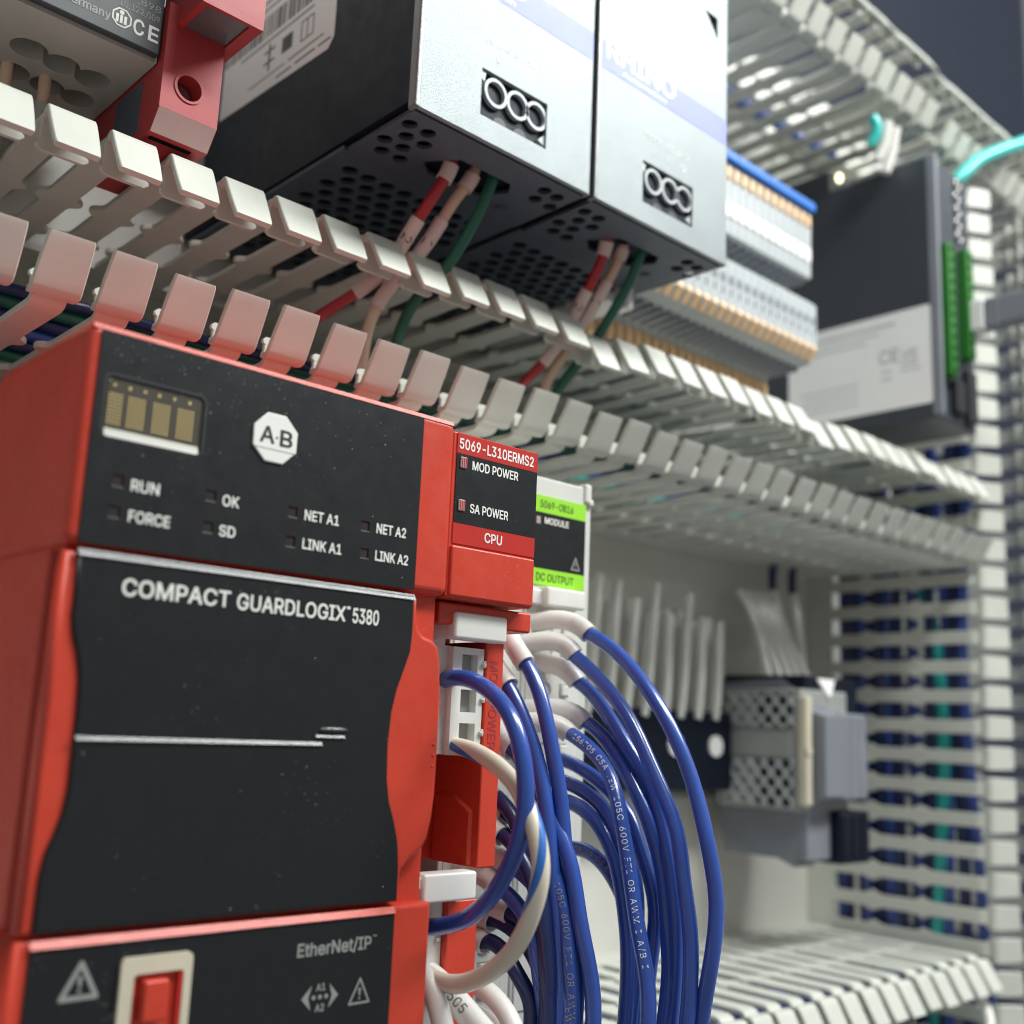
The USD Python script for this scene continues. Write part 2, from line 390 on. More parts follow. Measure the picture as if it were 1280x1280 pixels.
def finger_shape(bumps, tip, lean=30.0, base=14.0, leg_end=7.0, wide=0.0, knob=5.75):
    """Finger from the slot's root to the lip, in (u outward from the panel, v into the duct, w along the duct)."""
    pts = [(base, 0.8, 3.5)]
    for b in bumps:
        pts += [(b - 4.2, 0.8, 3.5), (b - 2.4, 0.8, 3.8), (b - 1.3, 0.8, knob - .55), (b - .5, .8, knob), (b + .5, .8, knob), (b + 1.3, 0.8, knob - .55), (b + 2.4, 0.8, 3.8), (b + 4.2, 0.8, 3.5)]
    pts += [(tip - 7.5, 0.8, 3.6), (tip - 5.6, 0.85, 3.6), (tip - 4.4, 1.3, 3.6), (tip - 3.7, 2.1, 3.65), (tip - 3.4, 3.2, 3.7)]
    pts = [(u, v, w + wide if w < 3.75 else w) for u, v, w in pts]
    lw = 1.0 if leg_end > 9.5 else 0.86
    leg = [(tip - 3.35, 3.3, 4.85 * lw), (tip - 3.3, 5.0, 4.9 * lw), (tip - 3.25, leg_end - 1.8, 4.9 * lw), (tip - 3.2, leg_end - 1.4, 5.5 * lw), (tip - 3.2, leg_end - .7, 5.5 * lw), (tip - 3.2, leg_end, 4.6 * lw)]
    s, c = math.sin(math.radians(lean)), math.cos(math.radians(lean))
    plate = [(tip - 3.6, 2.75, 4.6), (tip - 2.4, 2.3, 4.8), (tip - 1.0, 2.05, 4.95), (tip - .2, 2.3, 5.05)] + [(tip + s * k, 2.4 + c * k, 5.05 - .003 * k * k) for k in (0.8, 3, 6, 9, 11.0)] + [(tip + s * 11.8 - .1, 2.4 + c * 11.8, 4.5)]
    return trimesh.util.concatenate([ribbon(pts, 1.5), ribbon(plate, 1.5), ribbon(leg, 1.1)])

BUMPS, TIP = (34.5, 59.0), 91.0
FINGER = finger_shape(BUMPS, TIP)
FINGER_UP = finger_shape((27.0, 48.5), TIP, leg_end=10.6)

FINGER_SIDE = finger_shape(BUMPS, TIP, wide=-.55, knob=4.6)

def wall(duct, place, centres, shape=FINGER, bent={}):
    for k, c in enumerate(centres):
        q = shape.copy(); u, v, w = q.vertices.T
        u, v = u + random.uniform(-.25, .25), v + np.maximum(u - 20, 0) * (bent.get(k, 0) + random.uniform(-.007, .007))
        q.vertices = place(u, v, w + c + random.uniform(-.18, .18)); q.fix_normals()
        put(duct, 'finger', q, 'duct', 38)
random.seed(3)
P = 13.4
hor = lambda z0, sgn: (lambda u, v, w: np.stack([w, PY - u, z0 + sgn * v], 1))
ver = lambda x0, sgn: (lambda u, v, w: np.stack([x0 + sgn * v, PY - u, w], 1))

d = thing('wiring_duct', 'long light grey slotted duct across the middle, between the red controller and the power supplies', 'wiring duct')
put(d, 'duct_base', cat(bx(-90, 425, PY - 2, PY - .05, 18.5, 61.5), bx(-90, 425, PY - 14, PY - 2, 18.5, 20.1), bx(-90, 425, PY - 14, PY - 2, 59.9, 61.5)), 'duct', False)
wall(d, hor(18.5, 1), [8.1 + P * k for k in range(-6, 32)])
wall(d, hor(61.5, -1), [7.0 + P * k for k in range(-6, 32)], FINGER_UP, {15: -.012, 18: .055, 19: .02, 27: .05, 28: .03, 33: -.02})

d = thing('wiring_duct', 'light grey slotted duct standing upright at the right edge', 'wiring duct')
put(d, 'duct_base', cat(bx(427, 488, PY - 2, PY - .05, -290, 213), bx(427, 428.6, PY - 14, PY - 2, -290, 213), bx(486.4, 488, PY - 14, PY - 2, -290, 213)), 'duct', False)
wall(d, ver(427, 1), [-39.7 + P * k for k in range(-17, 19)], FINGER_SIDE)
wall(d, ver(488, -1), [-39.7 + P * k for k in range(-17, 19)])

d = thing('wiring_duct', 'light grey slotted duct at the bottom, running behind the blue wires', 'wiring duct')
put(d, 'duct_base', cat(bx(100, 426, PY - 2, PY - .05, -190, -148), bx(100, 426, PY - 14, PY - 2, -149.6, -148), bx(100, 426, PY - 14, PY - 2, -190, -188.4)), 'duct', False)
wall(d, hor(-148, -1), [281 + P * k for k in range(-11, 11)])
wall(d, hor(-190, 1), [281 + P * k for k in range(-1, 11)])

d = thing('wiring_duct', 'light grey slotted duct at the top, above the blue bar of the terminal blocks', 'wiring duct')
put(d, 'duct_base', cat(bx(190, 392, PY - 2, PY - .05, 218, 260), bx(190, 392, PY - 14, PY - 2, 218, 219.6), bx(190, 392, PY - 14, PY - 2, 258.4, 260)), 'duct', False)
wall(d, hor(218, 1), [318.3 + P * k for k in range(-9, 6)])
wall(d, hor(260, -1), [318.3 + P * k for k in range(-9, 6)])

d = thing('wiring_duct', 'short light grey slotted duct in the top right corner, behind the teal cable', 'wiring duct')
put(d, 'duct_base', cat(bx(398, 560, PY - 2, PY - .05, 215, 257), bx(398, 560, PY - 14, PY - 2, 215, 216.6), bx(398, 560, PY - 14, PY - 2, 255.4, 257)), 'duct', False)
wall(d, hor(215, 1), [405.5 + P * k for k in range(0, 11)])
wall(d, hor(257, -1), [405.5 + P * k for k in range(0, 11)])

# ------------------------------------------------------------------ the red safety controller
c = thing('safety_controller', 'large red and black controller module in the front, with white lettering and a four-digit display', 'controller')
put(c, 'body', cat(rb(-0.3, 76, 9.0, 136, -137, -0.3, 1.0), bx(2.6, 75, 2.8, 20, -136, -36), rb(-0.25, 76, 3.0, 40, -36.4, -0.4, .8), rb(-0.3, 76, 3.0, 40, -137, -95.4, .8)), 'red')
for z0 in (-50.5, -72, -94):
    for y0 in (12.5, 21, 29.5, 38):
        put(c, 'side_vent', rb(-0.26, 0.2, y0, y0 + 3.2, z0 - 9, z0, .2), 'void')
put(c, 'upper_housing', bevel_front(rpoly(-1.7, 76, -36.1, 0.4, 1.9), 0.0, 40, 1.6), 'red')
# black plate with the display's window cut through
plate = Polygon([(0.35, -35.7), (67.1, -35.7), (67.1, -0.75), (0.35, -0.75)]).buffer(-.2).buffer(.2)
win = rpoly(1.9, 19.3, -18.1, -7.9, 1.2)
leds = [(5.6, -25.0), (5.5, -30.1), (22.0, -24.6), (22.0, -30.1), (38.3, -24.8), (38.3, -30.2), (54.4, -24.9), (54.6, -30.1)]
holes = union_all([win] + [sbox(x - .95, z - .95, x + .95, z + .95) for x, z in leds])
put(c, 'faceplate', front(plate.difference(holes), -0.35, 0.1), 'black', 20)
put(c, 'display_bezel', front(win.buffer(.45).difference(win.buffer(.02)), -.42, -.3), 'black_matt', 20)
put(c, 'display_frame', front(win.buffer(.15).difference(win.buffer(-.45)), -0.16, -0.06), 'lens', 20)
put(c, 'display_sill', hull([(x, y, z) for x in (2.4, 18.9) for y, z in ((-.36, -18.05), (-.06, -18.05), (-.06, -16.6))]), 'io_grey', 20)
put(c, 'display_board', front(win.buffer(.1), -.07, -.012), 'board', False)
rnd = random.Random(5)
for k, x0 in enumerate((1.95, 5.9, 10.25, 14.6)):
    dots = []
    for i in range(5):
        for j in range(9):
            x, z = x0 + .25 + i * .62, -10.9 - j * .60
            dots.append(bx(x - .165, x + .165, -.13, -.05, z - .165, z + .165))
    put(c, 'display_digit', cat(*dots), 'gold', False)
put(c, 'display_contact', cat(*[cb(x, x + .45, -.14, -.05, -9.55 - (i % 2) * .1, -9.1, .1) for i, x in enumerate((3.2, 5.8, 8.4, 10.9, 13.6, 16.4))]), 'gold', False)
q_ = V(win.buffer(-.1).exterior.coords)[:-1]
put(c, 'display_window', (np.stack([q_[:, 0], np.full(len(q_), -.24), q_[:, 1]], 1), V([(0, i, i + 1) for i in range(1, len(q_) - 1)])), 'smoke', False)
for x, z in leds:
    put(c, 'indicator_lens', cat(cb(x - .9, x + .9, -.12, .06, z - .9, z + .9, .15)), 'lens', False)
    put(c, 'indicator_rim', cat(bx(x - .95, x + .95, -.37, -.2, z - 1.02, z - .93)), 'grey_print', False)
Y0 = -0.35
for s, x0, x1, z in (('RUN', 7.8, 12.7, -26.2), ('FORCE', 7.9, 15.1, -31.3), ('OK', 24.2, 27.4, -25.9), ('SD', 24.1, 27.2, -31.2), ('NET A1', 40.8, 48.3, -25.8), ('LINK A1', 40.8, 49.3, -31.1), ('NET A2', 57.0, 64.1, -25.8), ('LINK A2', 57.1, 65.0, -31.1)):
    put(c, 'lettering', text(s, x0, x1, z, 1.85, Y0), 'white_print', False)
octo = Polygon([(33.35 + 4.85 * math.cos(math.radians(a)), -12.1 + 4.85 * math.sin(math.radians(a))) for a in np.arange(22.5, 360, 45)])
e_ = put(c, 'emblem', bevel_front(octo, -.75, -.3, .18), 'white_print', 25)
put(e_, 'lettering', cat(text('A', 30.1, 33.1, -13.15, 2.9, -.755, .05), text('B', 34.2, 36.8, -13.3, 2.9, -.755, .05), front(Point(33.55, -12.0).buffer(.22), -.80, -.755)), 'black_print', False)
put(e_, 'emblem_line', front(sbox(28.95, -14.35, 37.75, -14.2), -.79, -.755), 'grey_print', False)
# door
left = [(-1.35, -37.0), (-1.45, -60), (-1.5, -94.4)]
right = [(68.0, -94.4), (68.0, -91.0), (68.5, -88.6), (70.5, -86.6), (73.0, -85.2), (74.3, -83.2), (75.2, -79.5), (75.65, -75), (75.8, -66), (75.7, -55), (75.2, -49), (74.4, -46.2), (72.8, -44.9), (70.6, -44.4), (69.4, -43.4), (68.7, -41.5), (68.4, -37.0)]
put(c, 'door', bevel_front(Polygon(left + right), 0.0, 3.4, 1.05), 'red')
prof = [(0.45, -36.75), (0.75, -43.6), (0.7, -47.0), (1.2, -50.0), (2.2, -53.0), (2.9, -56.5), (3.15, -62), (3.2, -73), (2.8, -76.6), (1.9, -79.8), (0.9, -82.6), (0.4, -86), (0.35, -94.1),
        (67.1, -94.1), (67.1, -88), (66.6, -83.5), (65.4, -79.5), (64.0, -76.0), (63.2, -72.0), (62.9, -65.5), (63.3, -59.5), (64.3, -55.0), (65.8, -51.0), (66.9, -47.8), (67.15, -44.5), (67.15, -36.75)]
put(c, 'door_panel', bevel_front(Polygon(prof), -0.75, 0.3, 0.55), 'black', 30)
put(c, 'door_seam', ledge(3.3, 47.8, -66.0, -65.4, -1.15, -.6), 'black_edge', False)
put(c, 'door_edge', ledge(.5, 67.1, -37.75, -36.65, -1.02, 0, 28), 'black_edge', False)
put(c, 'housing_edge', ledge(-1.0, 75.2, -.5, .36, -.06, .9, 24), 'red', False)
ell = lambda x0, x1, z, b: [(x0 + (x1 - x0) * t, -.85, z + b * math.sin(math.pi * t)) for t in np.linspace(0, 1, 14)]
put(c, 'door_catch', cat(trimesh.creation.icosphere(3).apply_transform(np.diag([3.1, .62, .55, 1])).apply_translation((50.2, -.8, -63.2)), ledge(46.4, 52.6, -64.6, -64.15, -1.1, -.6)), 'black_edge', 50)
put(c, 'lettering', cat(text('COMPACT', 8.0, 27.2, -43.25, 2.65, -.75, .12), text('GUARDLOGIX', 28.5, 51.0, -43.4, 2.65, -.75, .12), text('5380', 52.6, 58.6, -43.45, 2.65, -.75, .12), text('®', 51.2, 52.0, -41.3, .7, -.75, .1)), 'white_print', False)
# lower module
put(c, 'lower_housing', bevel_front(Polygon([(-1.6, -95.0), (-1.6, -137), (76, -137), (76, -95.0)]), 0.0, 40, 1.0), 'red')
key = rpoly(14.4, 26.3, -111.6, -98.7, 1.0)
put(c, 'lower_faceplate', front(Polygon([(0.4, -96.2), (67.0, -96.2), (67.0, -136), (0.4, -136)]).difference(key), -0.3, 0.06), 'black', 20)
put(c, 'top_rib', ledge(0.3, 67.0, -96.2, -95.05, -.66, .4, 28), 'red_edge', False)
ring = key.difference(rpoly(16.6, 24.9, -110.9, -101.3, .6))
k_ = put(c, 'key_switch', cat(bevel_front(Polygon(key.exterior.coords), -1.0, .3, .45), ) if False else front(ring, -1.05, .3), 'beige', 25)
put(k_, 'recess', cat(front(rpoly(16.4, 25.1, -111.0, -101.1, .6), .02, .3), bx(16.5, 17.3, -.3, .05, -111, -101.2), bx(24.2, 25.0, -.9, .05, -111, -101.2)), 'red_label', False)
put(k_, 'toggle', rb(17.9, 22.1, -2.2, .05, -108.4, -102.2, .5), 'red')
put(c, 'warning_sign', triangle_sign(8.4, -103.7, 5.4, 4.9, -.3, .75), 'grey_print', False)
put(c, 'warning_sign', triangle_sign(60.05, -111.0, 4.3, 4.1, -.3, .38), 'grey_print', False)
put(c, 'lettering', cat(text('EtherNet/IP', 46.3, 62.0, -101.9, 2.1, -.3), text('™', 62.3, 63.1, -100.3, .6, -.3)), 'grey_print', False)
arrow = lambda x, s: Polygon([(x, -108.95), (x + 2.0 * s, -106.9), (x + 1.35 * s, -108.95), (x + 2.0 * s, -111.0)])
put(c, 'port_symbol', cat(front(union_all([arrow(47.8, 1), arrow(55.4, -1)] + [Point(x, -108.95).buffer(.38) for x in (50.3, 51.6, 52.9)]), -.36, -.3), text('A1', 50.7, 52.6, -107.9, 1.15, -.3), text('A2', 50.7, 52.6, -111.3, 1.15, -.3)), 'grey_print', False)
put(c, 'dust_fleck', cat(*[trimesh.creation.icosphere(1, rnd.uniform(.05, .11)).apply_translation((rnd.uniform(1, 66), -.8 if z < -37 else -.36, z)) for z in [rnd.uniform(-94, -1) for _ in range(22)] if not -38 < z < -35.7]), 'white_print', False)
put(c, 'dust_fleck', cat(*[trimesh.creation.icosphere(1, rnd.uniform(.03, .075)).apply_translation((3 + 58 * rnd.random() ** 1.3, -.36, -1 - 10 * rnd.random() ** 1.6)) for _ in range(90)]), 'white_print', False)

# processor section at the controller's right
put(c, 'side_housing', rb(76.05, 100.6, 1.0, 136, -36.0, -1.0, .5), 'red')
put(c, 'name_plate', front(sbox(77.1, -5.6, 100.5, -1.35), .75, 1.1), 'red_label', False)
put(c, 'side_faceplate', front(sbox(77.1, -20.4, 100.5, -5.65), .78, 1.1), 'black', False)
put(c, 'name_plate', front(sbox(77.0, -24.7, 100.45, -20.45), .75, 1.1), 'red_label', False)
put(c, 'lettering', text('5069-L310ERMS2', 77.6, 99.2, -4.55, 2.15, .75), 'white_print', False)
put(c, 'lettering', text('MOD POWER', 81.4, 94.7, -8.5, 1.85, .78), 'white_print', False)
put(c, 'lettering', text('SA POWER', 81.3, 92.2, -17.7, 1.85, .78), 'white_print', False)
put(c, 'lettering', text('CPU', 85.7, 90.7, -23.4, 2.0, .75), 'white_print', False)
for z in (-7.5, -16.6):
    l_ = put(c, 'indicator_lens', cb(78.0, 79.8, .45, .8, z - 1.2, z + 1.2, .15), 'clear_lens', False)
    put(l_, 'lens_rib', cat(*[bx(x, x + .25, .4, .46, z - .95, z + .95) for x in (78.3, 78.8, 79.3)]), 'red_label', False)
put(c, 'lower_block', rb(76.6, 100.3, .2, 30, -35.7, -25.2, .5), 'red')
# power terminal under it
put(c, 'bracket', rb(77.2, 103.6, 4.0, 40, -41.0, -36.5, .6), 'red')
put(c, 'lever', cat(rb(81.0, 95.7, 3.0, 7.5, -43.9, -38.3, .7), hull([(81, 6, -40), (81, 6, -43.4), (76.5, 14, -41.5), (76.5, 14, -46.5), (84, 10, -40), (84, 10, -46.5), (80, 16, -41), (80, 16, -47)])), 'white')
tb = cat(bx(80, 85.4, 9.2, 40, -67.5, -45.0), bx(80, 93.2, 12.0, 40, -67.4, -45.0), bx(80, 93.2, 30.0, 40, -135, -67.4))
face = sbox(84.4, -67.6, 93.0, -45.2).difference(union_all([sbox(86.9, z - 4.7, 91.3, z) for z in (-46.6, -54.0, -61.0)] + [sbox(86.9, -67.5, 91.3, -67)]))
put(c, 'terminal_strip', cat(tb, front(face, 7.3, 11.8)), 'white', False)
for z in (-46.6, -54.0, -61.0):
    put(c, 'terminal_button', bx(87.0, 91.2, 9.6, 11.5, z - 4.6, z - .1), 'contactor', False)
    put(c, 'terminal_latch', cat(cb(92.3, 93.4, 6.6, 7.4, z - 2.2, z - 1.5, .2), cb(92.7, 93.3, 6.6, 7.4, z - 2.6, z - 1.1, .2)), 'white', False)
put(c, 'terminal_cover', cat(rb(93.3, 98.4, 6.8, 36, -90.5, -43.5, .4), rb(80.3, 94, 22, 36, -90.2, -67.8, .3)), 'red')
put(c, 'cover_step', hull([(93.31, y, z) for y, z in ((9, -90), (9, -79), (15, -76), (21, -76), (21, -90))] + [(92.7, y, z) for y, z in ((9.6, -90), (9.6, -79.4), (15, -76.6), (21, -76.6), (21, -90))]), 'red', False)
put(c, 'lettering', text('MOD  POWER', -47.5, -28.8, 94.6, 2.2, 6.8, .07, rot=-90), 'red_dusky', False)
put(c, 'lever', cat(rb(77.6, 91.6, 4.6, 9.0, -96.2, -90.6, .6), rb(75.2, 77.4, 5.2, 8, -93.6, -91.0, .4)), 'white')
put(c, 'terminal_cover', cat(rb(88.2, 96.4, 9.4, 36, -136, -97.0, .4)), 'red')
put(c, 'terminal_strip', cat(bx(82.5, 88.0, 11, 36, -136, -96.5), *[cb(86.4, 87.6, 10.5, 11.1, z, z + .8, .2) for z in (-105, -112)]), 'io_grey', False)
put(c, 'dimple', cat(*[trimesh.creation.icosphere(1, .28).apply_translation((74.3, -.02 + k * .05, -65.3 - 2.1 * k)) for k in range(3)]), 'red')

# ------------------------------------------------------------------ the two output modules beside it
def io_module(x0, label, near):
    o = thing('output_module', label, 'output module', at=(x0, 0, 0))
    put(o, 'body', cat(rb(0, 22.0, 31.3, 134, -134, 3.6, .5), rb(20.2, 24.2, 31.6, 134, -132, 4.4, .7)), 'io_grey')
    put(o, 'latch', cat(rb(20.6, 23.4, 30.6, 36, -.9, 4.6, .7), rb(22.0, 24.0, 30.4, 33, -1.4, .4, .5)), 'io_grey')
    put(o, 'name_plate', front(sbox(.4, -5.9, 21.4, -1.4), 31.0, 31.5), 'lime', False)
    put(o, 'faceplate', front(sbox(.4, -20.7, 21.4, -5.95), 31.05, 31.5), 'black', False)
    put(o, 'name_plate', front(sbox(.4, -25.0, 21.4, -20.75), 31.0, 31.5), 'lime', False)
    put(o, 'lettering', text('5069-OB16', 4.0, 16.4, -4.6, 1.9, 31.0, bold=False), 'black_print', False)
    put(o, 'lettering', text('MODULE', 5.8, 14.8, -8.7, 1.6, 31.05), 'white_print', False)
    put(o, 'indicator_lens', cb(2.6, 4.2, 30.8, 31.1, -9.2, -7.2, .15), 'clear_lens', False)
    put(o, 'lettering', text('DC OUTPUT', 3.4, 17.2, -23.9, 2.0, 31.0, bold=False), 'black_print', False)
    put(o, 'warning_sign', triangle_sign(17.9, -19.6, 3.0, 3.2, 31.05, .35), 'grey_print', False)
    put(o, 'lever', cat(rb(4.4, 18.6, 27.5, 33, -30.6, -25.6, .7), rb(.6, 5, 29.5, 33, -30.4, -26.4, .5)), 'white')
    ports, zs = [], [-36.5 - 5.05 * k for k in range(18)]
    strip = sbox(1.2, -128, 20.0, -33.0).difference(union_all([Point(8.2, z).buffer(2.0, quad_segs=4) for z in zs] + [sbox(13.0, z - 1.75, 16.6, z + 1.75) for z in zs]))
    put(o, 'terminal_strip', cat(front(strip, 30.9, 33.5), bx(1.4, 19.8, 34.5, 40, -127.8, -33.2)), 'white', False)
    for z in zs:
        put(o, 'terminal_button', cb(13.5, 16.3, 30.2, 34.6, z - 1.35, z + 1.35, .25), 'white', False)
        put(o, 'terminal_entry', bx(6.2, 10.2, 33.4, 34.4, z - 1.9, z + 1.9), 'void', False)
    return o
io_module(103.2, 'grey output module next to the red controller, its terminals full of blue wires', True)
io_module(127.3, 'light grey module with lime green label strips reading DC OUTPUT', False)

